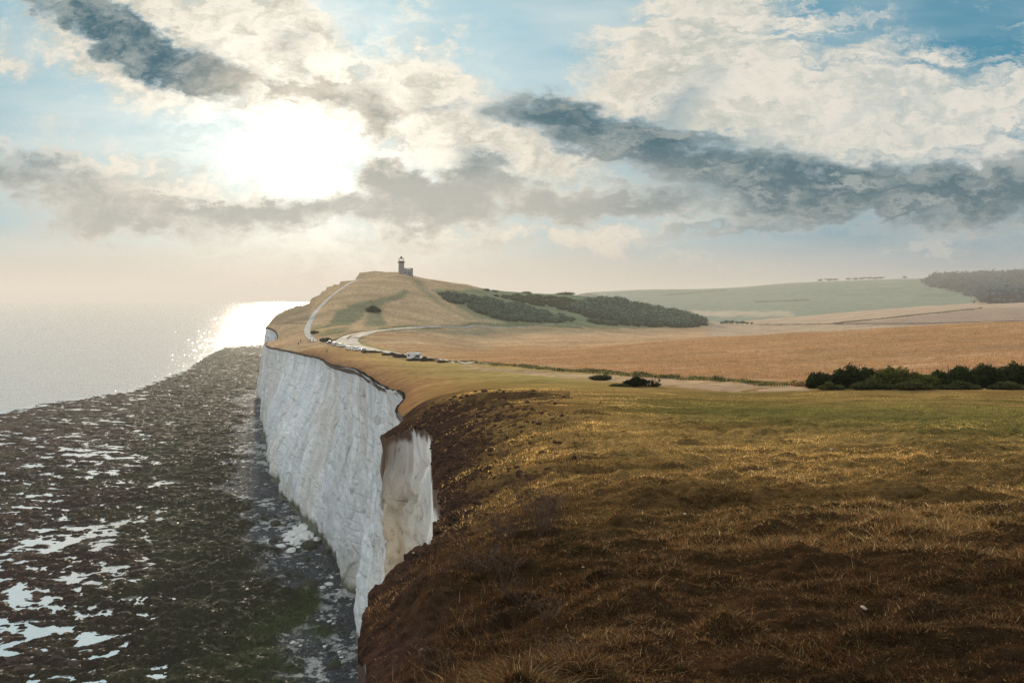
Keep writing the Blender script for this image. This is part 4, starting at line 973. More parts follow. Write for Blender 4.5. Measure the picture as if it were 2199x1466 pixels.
spots = [(1855, 1313, .030), (1915, 1284, .022), (1728, 1300, .012), (1714, 1105, .022), (1636, 1145, .018), (1470, 1107, .022), (1993, 1240, .014), (2125, 1342, .022), (1670, 1092, .018), (2043, 1038, .03), (1500, 1108, .016), (2045, 1305, .016), (1570, 1348, .022), (1860, 1390, .014), (1322, 1157, .03),
         (888, 1192, .022), (895, 1292, .018), (850, 1250, .014), (826, 1370, .016), (960, 1268, .016), (1252, 1223, .018), (1350, 1217, .02), (1065, 955, .03), (1140, 992, .04), (2150, 1460, .02), (1785, 968, .03), (1632, 966, .03), (2190, 1235, .02), (1840, 1135, .014), (1540, 1098, .02), (905, 1400, .012), (880, 1340, .010), (1310, 1420, .015)]
spots = [(a_, b_, c_ * .6) for a_, b_, c_ in spots[::5]]
spots.sort(); ORD = 'first second third fourth fifth sixth seventh eighth ninth tenth eleventh twelfth thirteenth fourteenth fifteenth sixteenth seventeenth eighteenth nineteenth twentieth'.split()
for i, (px, py, s_) in enumerate(spots):
    p = hit(px, py); s_ = s_ * max(1, p.y / 6) ** .6; o = bpy.data.objects.new('chalk_stone', smesh[i % 4]); col.objects.link(o); o.location = p + Vector((0, 0, s_ * .25 + .012)); o.scale = (s_ * 1.3, s_, s_ * .7); o.rotation_euler = (rg.uniform(-.3, .3), rg.uniform(-.3, .3), rg.uniform(0, 6))
    tag(o, 'small pale stone on the dry clifftop turf, %s from the left' % ORD[i], 'stone', 'pale stones scattered on the turf')
def clods():
    rg = np.random.default_rng(51); M_ = plain('dry_soil', (.050, .030, .020), 1.0, var=.6, scale=25, spec=.0); src = []
    for i in range(5):
        me = rock_mesh('soil_clod', 700 + i, M_, 1, 1.6); v = np.empty(len(me.vertices) * 3); me.vertices.foreach_get('co', v); src.append((v.reshape(-1, 3), np.array([p.vertices[:] for p in me.polygons])))
    n = 14000; r = np.exp(rg.uniform(math.log(3.5), math.log(48), n)); th_ = rg.uniform(-.36, .12, n); x = r * np.sin(th_); y = r * np.cos(th_); sd_ = gv(SD, x, y); sw = np.clip(.10 * r, .5, 3.2)
    k = (sd_ > .0) & (rg.random(n) < np.exp(-(sd_ / sw) ** 2)) & (fbm(x / (.05 * r), y / (.05 * r), 120, 2) > -.1); x, y, r = x[k], y[k], r[k]; z = ground(x, y); V = []; Fq = []; nb = 0
    for i in range(len(x)):
        s_ = r[i] * .0022 * rg.uniform(.4, 1.0) ** 2 * 2.2; v, f = src[i % 5]; a = rg.uniform(0, 6.28); q = v * [s_ * 1.5, s_, s_ * .7]
        q = np.stack([q[:, 0] * math.cos(a) - q[:, 1] * math.sin(a), q[:, 0] * math.sin(a) + q[:, 1] * math.cos(a), q[:, 2]], 1) + [x[i], y[i], z[i]]; V.append(q); Fq.append(f + nb); nb += len(q)
    o = mesh_from('soil_clods', np.vstack(V), np.vstack(Fq), M_, smooth=False, kind='stuff'); tag(o, 'crumbled brown soil clods along the cliff edge', 'soil'); print('clods', len(x))
clods()
def sea_hit(px, py, z=0.4):
    dx, dy, dz = ray(px, py); t = (z - EYE) / dz; return Vector((dx * t, dy * t, z))
bmesh_ = [rock_mesh('boulder', 620 + i, ROCKD, 3, .8) for i in range(4)]; wmesh = [rock_mesh('chalk_block', 630 + i, ROCKW, 3, .5) for i in range(4)]
for i, (px, py, w, lab) in enumerate([(567, 1115, 20, 'dark boulder on the shingle below the far end of the cliff'), (592, 1128, 26, 'weedy dark boulder next to the chalk rockfall'), (668, 1178, 40, 'flat green boulder at the foot of the cliff below the rockfall'), (700, 1192, 30, 'mossy boulder against the foot of the cliff'), (635, 1273, 30, 'squat dark boulder on the shingle, left of the broad mossy one'),
        (664, 1263, 44, 'broad mossy boulder left of the cliff corner'), (600, 1275, 26, 'dark boulder at the outer edge of the shingle'), (630, 1240, 20, 'small dark boulder above the broad mossy one'), (716, 1432, 36, 'pale topped boulder near the bottom of the beach'), (560, 1425, 34, 'rounded green boulder at the bottom of the reef'), (585, 1448, 20, 'small rounded boulder beside the rounded green one'),
        (615, 1235, 24, 'dark boulder on the weed, highest of the outer group'), (655, 1205, 22, 'dark boulder between the rockfall and the broad mossy boulder'), (587, 1165, 24, 'dark boulder on the shingle left of the rockfall'), (180, 1178, 24, 'dark boulder alone in the bright tide pool')]):
    p = sea_hit(px, py); k = p.length / F if False else p.y / F; o = bpy.data.objects.new('boulder', bmesh_[i % 4]); col.objects.link(o); s_ = w * k * .5; o.location = p + Vector((0, 0, s_ * .25)); o.scale = (s_, s_ * .9, s_ * .65); o.rotation_euler = (.1 * (i % 3), .1, i * 1.3)
    tag(o, lab, 'boulder', 'dark boulders on the beach')
for i, (px, py, w, lab) in enumerate([(706, 1255, 22, 'flat white chalk slab on the shingle near the cliff corner'), (694, 1262, 20, 'white chalk slab lying beside the flat one'), (730, 1400, 20, 'white rounded chalk block near the bottom of the beach'), (733, 1412, 14, 'small white block below the white rounded one'), (722, 1290, 10, 'small white stone just below the cliff corner'), (712, 1240, 14, 'white chalk block above the flat slab')]):
    p = sea_hit(px, py, .7); o = bpy.data.objects.new('chalk_block', wmesh[i % 4]); col.objects.link(o); s_ = w * p.y / F * .5; o.location = p + Vector((0, 0, s_ * .1)); o.scale = (s_, s_ * .6, s_ * .4); o.rotation_euler = (.2, .15 * (i % 3), i * 1.1)
    tag(o, lab, 'chalk block', 'white blocks on the beach')
def rubble():
    rg = np.random.default_rng(41); V = []; Fq = []; nb = 0; src = []
    for me in wmesh:
        v = np.empty(len(me.vertices) * 3); me.vertices.foreach_get('co', v); src.append((v.reshape(-1, 3), np.array([p.vertices[:] for p in me.polygons])))
    for i in range(150):
        if i < 110: px = rg.normal(648, 20); py = 1150 + rg.normal(0, 12) + (px - 650) * -.25
        else: px = rg.uniform(590, 760); py = rg.uniform(1180, 1440); 
        s_ = rg.uniform(.3, 1.5) if i < 110 else rg.uniform(.2, .6); p = sea_hit(px, py, .8 + (1.2 * rg.random() * math.exp(-((px - 655) / 25) ** 2) if i < 110 else -.3)); v, f = src[i % 4]
        a = rg.uniform(0, 6.28); q = v * [s_ * 1.3, s_, s_ * .6]; q = np.stack([q[:, 0] * math.cos(a) - q[:, 1] * math.sin(a), q[:, 0] * math.sin(a) + q[:, 1] * math.cos(a), q[:, 2]], 1) + np.array(p)
        V.append(q); Fq.append(f + nb); nb += len(q)
    o = mesh_from('chalk_rubble', np.vstack(V), np.vstack(Fq), ROCKW, smooth=False, kind='stuff'); tag(o, 'white chalk rubble fallen at the foot of the cliff', 'rubble')
rubble()

# ------------------------------------------------------------------ road, car park, chalk path
def m_track(name, ca, cb, rough=.7, spec=.4):
    m, t, b, o = mat(name); P = pos(t); n = t.noise(P, .35, 6, .65)
    t.put(b.inputs['Base Color'], t.mix(t.ss(n, .35, .65), ca, cb)); b.inputs['Roughness'].default_value = rough; b.inputs['Specular IOR Level'].default_value = spec
    bump(t, b, t.noise(P, 3.0, 5, .7) * .06, .6, 1.0); return m
ROADM = m_track('road_surface', (.20, .175, .15), (.40, .34, .27), .85, .08); PATHM = m_track('chalk_path', (.30, .285, .26), (.42, .40, .36), .95, .05)
def ribbon(name, pix, width, m_, lift=.07, n=14):
    P_ = np.array([tuple(hit(a, b))[:2] for a, b in pix]); Q = catmull(P_, n); d = np.gradient(Q, axis=0); d /= np.linalg.norm(d, axis=1)[:, None]; nn = np.stack([-d[:, 1], d[:, 0]], 1)
    w = np.interp(np.linspace(0, 1, len(Q)), np.linspace(0, 1, len(width)), width) * (1 + .16 * fbm(np.arange(len(Q)) / 6.0, np.zeros(len(Q)), 111, 3))
    K = 7; V = np.array([[(*(Q[i] + nn[i] * w[i] * (k / (K - 1) - .5)),) for k in range(K)] for i in range(len(Q))]); fl = V.reshape(-1, 2)
    z = ground(fl[:, 0], fl[:, 1]) + lift; I = np.arange(len(Q) * K).reshape(len(Q), K); Fq = np.stack([I[:-1, :-1], I[:-1, 1:], I[1:, 1:], I[1:, :-1]], -1).reshape(-1, 4)
    return mesh_from(name, np.column_stack([fl, z]), Fq, m_, kind='structure')
ribbon('road', [(1060, 782), (1000, 778), (960, 775), (925, 771), (890, 766), (850, 760), (810, 754), (780, 747), (762, 739), (757, 731), (765, 724), (785, 717), (815, 711), (860, 706), (900, 704), (960, 702), (1040, 700), (1150, 700), (1260, 703)], [3.5, 3.5, 4, 4.5, 4.5, 4.5, 4.5, 4, 3.6, 3, 2.6], ROADM, .14)
ribbon('car_park', [(778, 752), (760, 746), (742, 738), (733, 731), (740, 724), (760, 718), (790, 713), (825, 708)], [3, 5, 6, 4.5, 3, 2.5, 2], ROADM, .10)
ribbon('chalk_path', [(676, 734), (669, 728), (661, 718), (660, 706), (665, 693), (673, 678), (685, 662), (702, 645), (722, 629), (745, 613), (766, 603), (790, 595), (815, 591)], [2.4, 2.8, 3.2, 3.4, 3.2, 3.0, 2.6, 2.2, 1.6], PATHM, .16)

# ------------------------------------------------------------------ vehicles
GLASS = plain('car_glass', (.02, .025, .03), .08, var=.1, spec=.8); TYRE = plain('tyre_rubber', (.015, .015, .016), .8); RIM = plain('wheel_rim', (.45, .45, .46), .35, .8); LAMPG = plain('lamp_glass', (.7, .7, .68), .15); REDG = plain('tail_lamp', (.35, .02, .02), .2); TRIM = plain('dark_trim', (.03, .03, .03), .6)
def paint(n, c): 
    m, t, b, o = mat(n); t.put(b.inputs['Base Color'], t.mix(t.noise(pos(t), 1.5, 3, .5), tuple(q * .9 for q in c), c)); b.inputs['Roughness'].default_value = .28; b.inputs['Coat Weight'].default_value = .6; b.inputs['Coat Roughness'].default_value = .08; return m
def wheels(root, xs, ys, r, w):
    for sx in (-1, 1):
        for y_ in ys:
            wh = MB(); n = 18
            prof = [(r * .60, -w / 2), (r * .93, -w / 2), (r, -w * .35), (r, w * .35), (r * .93, w / 2), (r * .60, w / 2)]
            v = []; f = []
            for q, z in prof:
                for i in range(n): a = 2 * math.pi * i / n; v.append((sx * xs + z, y_ + q * math.cos(a), r + q * math.sin(a)))
            for k in range(len(prof)):
                k2 = (k + 1) % len(prof)
                for i in range(n): j = (i + 1) % n; f.append((k * n + i, k * n + j, k2 * n + j, k2 * n + i))
            wh.add(v, f); wo = wh.build('wheel', TYRE, root, True)
            rm = MB(); v = []; 
            for z in (-w * .4, w * .4):
                for i in range(n): a = 2 * math.pi * i / n; v.append((sx * xs + z, y_ + r * .6 * math.cos(a), r + r * .6 * math.sin(a)))
            rm.add(v, [tuple(range(n)), tuple(range(2 * n - 1, n - 1, -1))] + [(i, (i + 1) % n, n + (i + 1) % n, n + i) for i in range(n)]); rm.build('rim', RIM, wo)
def car(px, py, heading, c, label, kind='hatch', scale=1.0):
    p = hit(px, py); root = empty('parked_car', p, heading); P_ = paint('car_paint', c)
    if kind == 'estate': roof = [(-2.12, .95), (-2.0, 1.0), (-1.85, 1.42), (-1.6, 1.48), (.15, 1.50), (.95, 1.02)]
    elif kind == 'saloon': roof = [(-2.15, .98), (-1.55, 1.02), (-.95, 1.38), (-.6, 1.43), (.15, 1.43), (.95, .98)]
    else: roof = [(-1.95, .92), (-1.9, 1.0), (-1.6, 1.42), (-1.3, 1.5), (.1, 1.5), (.9, 1.0)]
    tail = roof[0][0]
    low = [(tail - .04, .35), (tail - .06, .62), (tail - .02, roof[0][1])] + [(.95, 1.0), (1.75, .86), (2.0, .72), (2.08, .5), (2.05, .30)]
    m = MB(); m.prism(low, -.87, .87, lambda z: max(0, z - .62) * .12 + max(0, .5 - z) * .1); body = m.build('body', P_, root, bevel=.05)
    m = MB(); m.prism(roof[1:] , -.80, .80, lambda z: max(0, z - .98) * .34); m.build('roof', P_, root, bevel=.04)
    # glass stands a little proud of the pillars
    g = MB(); zi, zt = 1.03, 1.39; ya, yb = roof[1][0] + .32, .62
    for sx in (-1, 1):
        o0, o1 = .80 - (zi - .98) * .34 + .012, .80 - (zt - .98) * .34 + .012
        for a, b in ((ya, (ya + yb) / 2 - .05), ((ya + yb) / 2 + .05, yb)):
            top_in = .22 if b == yb else .03
            g = MB(); g.add([(sx * o0, a, zi), (sx * o0, b, zi), (sx * o1, b - top_in, zt), (sx * o1, a + .05, zt), (sx * (o0 - .03), a, zi), (sx * (o0 - .03), b, zi), (sx * (o1 - .03), b - top_in, zt), (sx * (o1 - .03), a + .05, zt)], [(0, 1, 2, 3), (7, 6, 5, 4), (0, 4, 5, 1), (1, 5, 6, 2), (2, 6, 7, 3), (3, 7, 4, 0)]); g.build('side_window', GLASS, root)
    g = MB(); (y1, z1), (y2, z2) = (roof[-2], roof[-1]); e = .015
    g.add([(-.68, y1 + e, z1 - .05), (.68, y1 + e, z1 - .05), (.74, y2 - .02 + e, z2 + .05), (-.74, y2 - .02 + e, z2 + .05), (-.68, y1 - .02, z1 - .07), (.68, y1 - .02, z1 - .07), (.74, y2 - .05, z2 + .02), (-.74, y2 - .05, z2 + .02)], [(0, 1, 2, 3), (7, 6, 5, 4), (0, 4, 5, 1), (1, 5, 6, 2), (2, 6, 7, 3), (3, 7, 4, 0)]); g.build('windscreen', GLASS, root)
    g = MB(); (y1, z1), (y2, z2) = roof[1], roof[2]; g.add([(-.70, y1 - e, z1 + .04), (.70, y1 - e, z1 + .04), (.62, y2 - e, z2 - .05), (-.62, y2 - e, z2 - .05), (-.70, y1 + .02, z1 + .03), (.70, y1 + .02, z1 + .03), (.62, y2 + .02, z2 - .06), (-.62, y2 + .02, z2 - .06)], [(0, 1, 2, 3), (7, 6, 5, 4), (0, 4, 5, 1), (1, 5, 6, 2), (2, 6, 7, 3), (3, 7, 4, 0)]); g.build('rear_window', GLASS, root)
    for sx in (-1, 1):
        g = MB(); g.box((sx * .66, 2.02, .66), (.32, .10, .14)); g.build('headlight', LAMPG, root, bevel=.02)
        g = MB(); g.box((sx * .70, tail - .03, .80), (.22, .08, .18)); g.build('tail_light', REDG, root, bevel=.02)
        g = MB(); g.box((sx * .93, .55, 1.02), (.16, .1, .12)); g.build('mirror', P_, root, bevel=.02)
    g = MB(); g.box((0, 2.06, .40), (1.5, .08, .18)); g.build('bumper', TRIM, root, bevel=.02)
    wheels(root, .80, (-1.30, 1.30), .31, .2)
    root.scale = (scale,) * 3
    return tag(root, label, 'car', 'cars parked in the clifftop car park')
RH = math.atan2(256 - 305, -33 + 66) - math.pi / 2        # along the road, facing the viewer
car(710, 739, RH + .5, (.05, .05, .055), 'dark car mostly hidden at the far left end of the parked row', 'hatch', .9)
car(718, 742, RH + 2.6, (.55, .55, .54), 'silver estate car at the far end of the parked row, nearest the chalk path', 'estate')
car(732, 745, RH + .3, (.65, .62, .5), 'pale car catching the sun behind the white estate', 'hatch')
car(748, 751, RH + 2.9, (.75, .75, .74), 'white estate car third from the right in the parked row', 'estate')
car(765, 753, RH + .1, (.60, .61, .62), 'silver hatchback second from the right in the parked row', 'hatch')
car(781, 756, RH + 2.8, (.10, .11, .11), 'dark grey saloon at the right-hand end of the parked row', 'saloon')
def motorhome(px, py, heading):
    p = hit(px, py); root = empty('motorhome', p, heading); W = paint('motorhome_white', (.58, .60, .60)); G = paint('motorhome_green', (.42, .52, .50))
    m = MB(); m.prism([(-3.0, .55), (-3.0, 2.75), (-2.9, 2.85), (1.7, 2.85), (2.75, 2.65), (2.85, 2.25), (2.55, 2.05), (1.25, 1.95), (1.15, .55)], -1.08, 1.08); m.build('body', W, root, bevel=.06)
    m = MB(); m.prism([(1.16, .35), (1.16, 1.94), (1.55, 1.93), (2.25, 1.25), (2.95, 1.08), (3.05, .8), (3.05, .35)], -.92, .92, lambda z: max(0, z - 1.2) * .15); m.build('cab', W, root, bevel=.06)
    g = MB(); g.add([(-.80, 1.60, 1.90), (.80, 1.60, 1.90), (.86, 2.27, 1.28), (-.86, 2.27, 1.28), (-.80, 1.5, 1.85), (.80, 1.5, 1.85), (.86, 2.2, 1.22), (-.86, 2.2, 1.22)], [(0, 1, 2, 3), (7, 6, 5, 4), (0, 4, 5, 1), (1, 5, 6, 2), (2, 6, 7, 3), (3, 7, 4, 0)]); g.build('windscreen', GLASS, root)
    g = MB(); g.box((0, 2.80, 2.46), (1.3, .14, .16)); g.build('overcab_window', GLASS, root)
    for sx in (-1, 1):
        g = MB(); g.box((sx * 1.09, -1.9, 1.85), (.03, 1.2, .6)); g.build('side_window', GLASS, root, bevel=.01)
        g = MB(); g.box((sx * .895, 1.5, 1.55), (.04, .55, .45)); g.build('cab_window', GLASS, root, bevel=.01)
        g = MB(); g.box((sx * .70, 3.03, .82), (.34, .08, .2)); g.build('headlight', LAMPG, root, bevel=.02)
        g = MB(); g.box((sx * 1.02, 1.9, 1.45), (.12, .1, .3)); g.build('mirror', TRIM, root, bevel=.02)
    g = MB(); g.box((-1.09, .35, 1.5), (.04, .65, 1.75)); g.build('door', TRIM, root)
    g = MB(); g.box((-1.085, -1.2, .85), (.02, 3.4, .35)); g.build('side_stripe', G, root)
    g = MB(); g.box((0, 3.06, .5), (1.7, .1, .22)); g.build('bumper', TRIM, root, bevel=.03)
    g = MB(); g.box((0, -.8, 2.92), (.5, .7, .12)); g.box((0, .9, 2.9), (.4, .4, .1)); g.build('roof_vent', W, root, bevel=.03)
    wheels(root, .92, (-1.9, 2.15), .34, .22)
    tag(root, 'white and pale green motorhome parked alone beside the road, facing right', 'motorhome')
motorhome(890, 774, RH + .25)
bpy.data.objects['motorhome'].scale = (.88, .88, .88)

# ------------------------------------------------------------------ posts and rail
POST = plain('weathered_post', (.10, .075, .055), .9, var=.3, scale=10)
for px, py, h, lab in ((934, 777, 1.3, 'weathered wooden post beside the road right of the motorhome'), (951, 780, 1.25, 'thin wooden post by the road before the verge begins')):
    m = MB(); p = hit(px, py); m.box((0, 0, h / 2 - .1), (.2, .2, h), taper=.85); m.box((0, 0, h - .07), (.17, .17, .06), taper=.3); o = m.build('wooden_post', POST); o.location = p; tag(o, lab, 'post', 'posts beside the road')
p = hit(671, 736); root = empty('low_barrier', p, .1); m = MB(); m.box((0, 0, .55), (4.6, .12, .16)); m.build('rail', POST, root, bevel=.02)
for x_ in (-2.1, 0, 2.1): m = MB(); m.box((x_, .13, .28), (.14, .14, .62)); m.build('post', POST, root)
tag(root, 'low wooden rail at the foot of the chalk path behind the two walkers', 'barrier')

# ------------------------------------------------------------------ people
def m_person(name, top, legs, hair):
    m, t, b, o = mat(name); tc = t.node('ShaderNodeTexCoord'); x, y, z = t.sep(tc.outputs['Object'])
    n = t.noise(E(t, tc.outputs['Object']), 9, 3, .5); zz = z + (n - .5) * .03
    c = t.mix(t.ss(zz, .08, .09), (.03, .025, .02), legs); c = t.mix(t.ss(zz, .90, .92), c, top); c = t.mix(t.ss(z, 1.47, 1.49), c, (.50, .32, .24))
    t.put(b.inputs['Base Color'], c); b.inputs['Roughness'].default_value = .85; return m
def person(px, py, rz, top, legs, hair, label, stride=.18, bag=False, face=0):
    p = hit(px, py); k = stride
    J = {'pelvis': (0, 0, .95), 'waist': (0, 0, 1.08), 'chest': (0, .01, 1.32), 'neck': (0, .0, 1.47), 'head': (0, .02, 1.60), 'crown': (0, .01, 1.72),
         'hipL': (-.09, 0, .90), 'kneeL': (-.10, k * .7, .50), 'ankL': (-.10, k * .75, .09), 'toeL': (-.11, k * .75 + .17, .035), 'hipR': (.09, 0, .90), 'kneeR': (.10, -k * .3, .49), 'ankR': (.10, -k * 1.3, .10), 'toeR': (.11, -k * 1.3 + .16, .035),
         'shL': (-.19, 0, 1.41), 'elL': (-.25, -.08 - k * .3, 1.14), 'wrL': (-.24, .06 - k * .3, .92), 'haL': (-.235, .10 - k * .3, .83), 'shR': (.19, 0, 1.41), 'elR': (.25, -.02 + k * .3, 1.13), 'wrR': (.24, .14 + k * .3, .93), 'haR': (.235, .18 + k * .3, .85)}
    rad = {'pelvis': (.15, .11), 'waist': (.13, .10), 'chest': (.17, .12), 'neck': (.055, .055), 'head': (.082, .098), 'crown': (.06, .07), 'hipL': (.095, .09), 'hipR': (.095, .09), 'kneeL': (.06, .06), 'kneeR': (.06, .06), 'ankL': (.04, .045), 'ankR': (.04, .045), 'toeL': (.035, .03), 'toeR': (.035, .03),
           'shL': (.065, .06), 'shR': (.065, .06), 'elL': (.043, .043), 'elR': (.043, .043), 'wrL': (.028, .028), 'wrR': (.028, .028), 'haL': (.026, .035), 'haR': (.026, .035)}
    ks = list(J); Ed = [('pelvis', 'waist'), ('waist', 'chest'), ('chest', 'neck'), ('neck', 'head'), ('head', 'crown'), ('pelvis', 'hipL'), ('hipL', 'kneeL'), ('kneeL', 'ankL'), ('ankL', 'toeL'), ('pelvis', 'hipR'), ('hipR', 'kneeR'), ('kneeR', 'ankR'), ('ankR', 'toeR'),
         ('chest', 'shL'), ('shL', 'elL'), ('elL', 'wrL'), ('wrL', 'haL'), ('chest', 'shR'), ('shR', 'elR'), ('elR', 'wrR'), ('wrR', 'haR')]
    V_ = [J[q] for q in ks]; Rr_ = [rad[q] for q in ks]; E2 = [(ks.index(a), ks.index(b)) for a, b in Ed]
    for sd_, h_ in ((-1, 'haL'), (1, 'haR')):        # five fingers, the thumb from the side of the palm
        b = ks.index(h_); hx, hy, hz = J[h_]
        for i, (oy, L_) in enumerate(((-.022, .055), (-.008, .07), (.008, .075), (.022, .065))):
            V_ += [(hx, hy + oy, hz - .045), (hx - sd_ * .01, hy + oy + .008, hz - .045 - L_)]; Rr_ += [(.009, .009), (.007, .007)]; E2 += [(b, len(V_) - 2), (len(V_) - 2, len(V_) - 1)]
        V_ += [(hx - sd_ * .01, hy + .045, hz + .0), (hx - sd_ * .015, hy + .06, hz - .045)]; Rr_ += [(.010, .010), (.008, .008)]; E2 += [(b, len(V_) - 2), (len(V_) - 2, len(V_) - 1)]
    me = bpy.data.meshes.new('person'); me.from_pydata(V_, E2, []); me.update(); o = bpy.data.objects.new('person', me); col.objects.link(o)
    sk = o.modifiers.new('skin', 'SKIN'); sk.use_smooth_shade = True
    if not me.skin_vertices: me.attributes  # layer is made by the modifier
    lay_ = me.skin_vertices[0] if me.skin_vertices else None
    if lay_ is None:
        bm = bmesh.new(); bm.from_mesh(me); bm.verts.layers.skin.verify(); bm.to_mesh(me); bm.free(); lay_ = me.skin_vertices[0]
    for i, r_ in enumerate(Rr_): lay_.data[i].radius = r_
    lay_.data[0].use_root = True
    ss_ = o.modifiers.new('sub', 'SUBSURF'); ss_.levels = 1; ss_.render_levels = 1
    me.materials.append(m_person('clothes_and_skin', top, legs, hair)); o.location = p; o.rotation_euler.z = rz
    hm = MB(); hm.lathe([(.03, -.06), (.092, -.03), (.100, .03), (.085, .09), (.045, .125), (.01, .135)], 14, (0, -.012, 1.63)); hm.build('hair', plain('hair', hair, .8), o, True)
    if bag: bg = MB(); bg.box((0, -.20, 1.22), (.30, .16, .42), taper=.85); bg.build('backpack', plain('backpack_cloth', (.05, .05, .07), .9), o, bevel=.04)
    return tag(o, label, 'person')
person(641, 742, .3, (.03, .03, .04), (.03, .03, .045), (.03, .02, .015), 'person in dark clothes walking near the cliff edge, left one of the close pair', .16)
person(646, 736, .1, (.12, .03, .03), (.05, .04, .05), (.04, .02, .015), 'person in a dark red coat just behind the walker in dark clothes', .12)
person(666, 735, .0, (.03, .03, .035), (.05, .05, .06), (.03, .02, .015), 'person in dark clothes by the foot of the chalk path, left of two', .14)
person(673, 735, .2, (.05, .045, .04), (.06, .06, .06), (.05, .03, .02), 'person standing at the foot of the chalk path, right of two', .1)
person(702, 759, 2.9, (.10, .08, .06), (.03, .03, .04), (.03, .02, .015), 'lone person walking on the turf between the cliff edge and the cars', .16, bag=True)
person(591, 731, 1.2, (.05, .04, .04), (.04, .035, .04), (.03, .02, .015), 'lone small figure standing right at the far corner of the cliff', .08)

# ------------------------------------------------------------------ gulls
GW = plain('gull_feathers', (.45, .44, .43), .8)
def gull(px, py, yd, rz, span, lab):
    p = Vector(at(px, py, yd)); root = empty('gull', p, rz); m = MB(); m.tube([(0, -.24, 0), (0, -.14, .01), (0, 0, .02), (0, .14, .03), (0, .22, .045), (0, .27, .035)], [.012, .045, .07, .055, .035, .008], 10); m.build('body', GW, root, True)
    for sx in (-1, 1):
        w = MB(); w.add([(0, .08, .04), (sx * span * .22, .10, .17), (sx * span * .5, -.04, .10), (sx * span * .22, -.06, .16), (0, -.10, .03), (0, .08, .02), (sx * span * .22, .10, .15), (sx * span * .22, -.06, .145), (0, -.10, .015)], [(0, 1, 3, 4), (1, 2, 3), (5, 8, 7, 6), (6, 7, 2), (0, 5, 6, 1), (1, 6, 2), (3, 2, 7), (4, 3, 7, 8)]); w.build('wing', GW, root)
    t_ = MB(); t_.add([(-.03, -.22, .0), (.03, -.22, .0), (.06, -.34, .0), (-.06, -.34, .0), (0, -.22, .015), (0, -.34, .01)], [(0, 3, 5, 4), (1, 4, 5, 2), (0, 1, 2, 3)]); t_.build('tail', GW, root)
    tag(root, lab, 'gull')
gull(741, 573, 260, .4, 1.3, 'gull gliding in the sky left of the lighthouse'); gull(1291, 523, 240, 1.3, 1.2, 'small dark gull alone in the sky above the far hills')

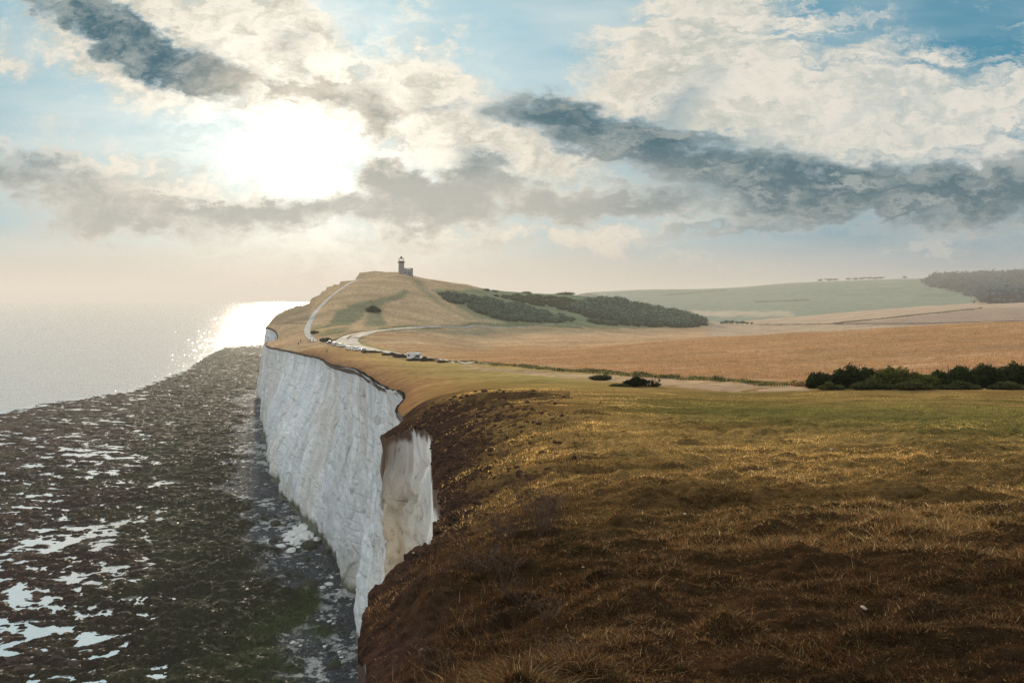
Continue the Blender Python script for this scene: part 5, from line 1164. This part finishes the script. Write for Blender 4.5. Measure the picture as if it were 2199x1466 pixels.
# ------------------------------------------------------------------ lighthouse
def lighthouse():
    p = Vector(at(862, 590, 620)); g0 = float(ground(p.x, p.y)[0]); k = 620 / F; base = min(g0, p.z) - .3
    root = empty('lighthouse', (p.x, p.y, base), .12); z0 = p.z - base
    GR = plain('granite_wall', (.20, .195, .185), .85, var=.25, scale=.8); DK = plain('lantern_iron', (.05, .05, .045), .5, .3); GL = bpy.data.materials.new('lantern_glass'); GL.use_nodes = True
    nt = GL.node_tree; bs = nt.nodes['Principled BSDF']; bs.inputs['Base Color'].default_value = (.95, .97, .96, 1); bs.inputs['Transmission Weight'].default_value = 1; bs.inputs['Roughness'].default_value = .02; bs.inputs['IOR'].default_value = 1.05
    m = MB(); m.lathe([(2.75, -1), (2.65, 1.0), (2.35, z0 + 2), (2.18, z0 + 8.6), (2.2, z0 + 8.9), (2.45, z0 + 9.2), (2.45, z0 + 9.45)], 32); tw = m.build('tower', GR, root, True)
    for a, zz in ((-1.9, 6.5), (-1.2, 3.8)):
        w = MB(); w.box((math.cos(a) * 2.22, math.sin(a) * 2.22, z0 + zz), (.5, .22, .9), a + math.pi / 2); w.build('window', GLASS, tw)
    m = MB(); m.lathe([(2.3, z0 + 9.452), (2.95, z0 + 9.6), (2.95, z0 + 9.85), (1.9, z0 + 9.86)], 32); ga = m.build('gallery', DK, root)
    m = MB()
    for i in range(20): a = 2 * math.pi * i / 20; m.tube([(2.82 * math.cos(a), 2.82 * math.sin(a), z0 + 9.8), (2.82 * math.cos(a), 2.82 * math.sin(a), z0 + 10.75)], .035, 5)
    for zz in (10.3, 10.75): m.tube([(2.82 * math.cos(2 * math.pi * i / 32), 2.82 * math.sin(2 * math.pi * i / 32), z0 + zz) for i in range(33)], .035, 5)
    m.build('railing', DK, ga)
    m = MB(); m.lathe([(2.15, z0 + 9.87), (2.15, z0 + 10.7), (2.2, z0 + 10.75)], 28); m.build('lantern_base', DK, root)
    m = MB()
    for i in range(10): a = 2 * math.pi * i / 10 + .2; m.tube([(1.98 * math.cos(a), 1.98 * math.sin(a), z0 + 10.7), (1.98 * math.cos(a), 1.98 * math.sin(a), z0 + 12.75)], .06, 5)
    fr = m.build('lantern_frame', DK, root)
    m = MB(); m.lathe([(1.9, z0 + 10.75), (1.9, z0 + 12.7)], 20, cap=False); m.build('lantern_glass', GL, root)
    m = MB(); m.lathe([(2.3, z0 + 12.7), (2.35, z0 + 12.85), (1.8, z0 + 13.05), (.95, z0 + 13.25), (.9, z0 + 13.6), (.75, z0 + 14.1), (.35, z0 + 14.45), (.08, z0 + 14.55), (.06, z0 + 15.2), (.02, z0 + 15.6)], 28); m.build('dome', DK, root, True)
    # two-storey house wrapped round the tower, flat roof with see-through upper windows
    m = MB(); m.box((4.9, -.5, (z0 + 4.2) / 2 - .5), (8.4, 7.0, z0 + 5.2)); wl = m.build('wall', GR, root)
    m = MB(); zc = z0 + 4.2
    for x_, w_ in ((2.4, 3.35), (5.35, .45), (8.05, 2.05)):
        m.box((x_, -.5, zc + .35), (w_, 6.9, .7))
    m.box((4.9, -.5, zc + .06 - .07), (8.3, 6.9, .10)); m.build('upper_wall', GR, root)
    for x_, w_ in ((4.6, 1.0), (6.3, 1.35)):
        w = MB(); w.box((x_, -3.9, zc + .38), (w_, .04, .6)); w.build('window', GL, root)
    m = MB(); m.box((4.85, -.5, zc + .85), (8.7, 7.3, .28)); m.build('roof', GR, root)
    for x_ in (3.4, 5.6, 7.6):
        w = MB(); w.box((x_, -4.02, z0 + 1.6), (.8, .06, 1.2)); w.build('window', GLASS, root)
    w = MB(); w.box((6.6, -4.02, z0 + .3), (.9, .06, 1.9)); w.build('door', TRIM, root)
    m = MB(); m.box((-2.4, -1, z0 - .6), (3.2, 6, 2.2), taper=.8); m.build('plinth', GR, root)
    tag(root, 'old granite lighthouse with dark domed lantern and flat-roofed house on the hilltop', 'lighthouse')
lighthouse()

# ------------------------------------------------------------------ haze
def build_haze():
    bm = bmesh.new(); bmesh.ops.create_cube(bm, size=1)
    me = bpy.data.meshes.new('haze'); bm.to_mesh(me); bm.free(); o = bpy.data.objects.new('haze', me); col.objects.link(o)
    top, bot = 185.0, -4.0
    o.scale = (21000, 21000, top - bot); o.location = (0, 0, (top + bot) / 2); o['kind'] = 'stuff'; o['label'] = 'pale evening sea haze over the down and the sea'; o['category'] = 'haze'
    m = bpy.data.materials.new('haze'); m.use_nodes = True; nt = m.node_tree; nt.nodes.clear()
    out = nt.nodes.new('ShaderNodeOutputMaterial'); v = nt.nodes.new('ShaderNodeVolumePrincipled'); nt.links.new(v.outputs[0], out.inputs['Volume'])
    v.inputs['Color'].default_value = (.74, .69, .63, 1); v.inputs['Density'].default_value = .00018; v.inputs['Anisotropy'].default_value = .15
    me.materials.append(m)
build_haze()
print('faces', sum(len(o.data.polygons) for o in scene.objects if o.type == 'MESH'))
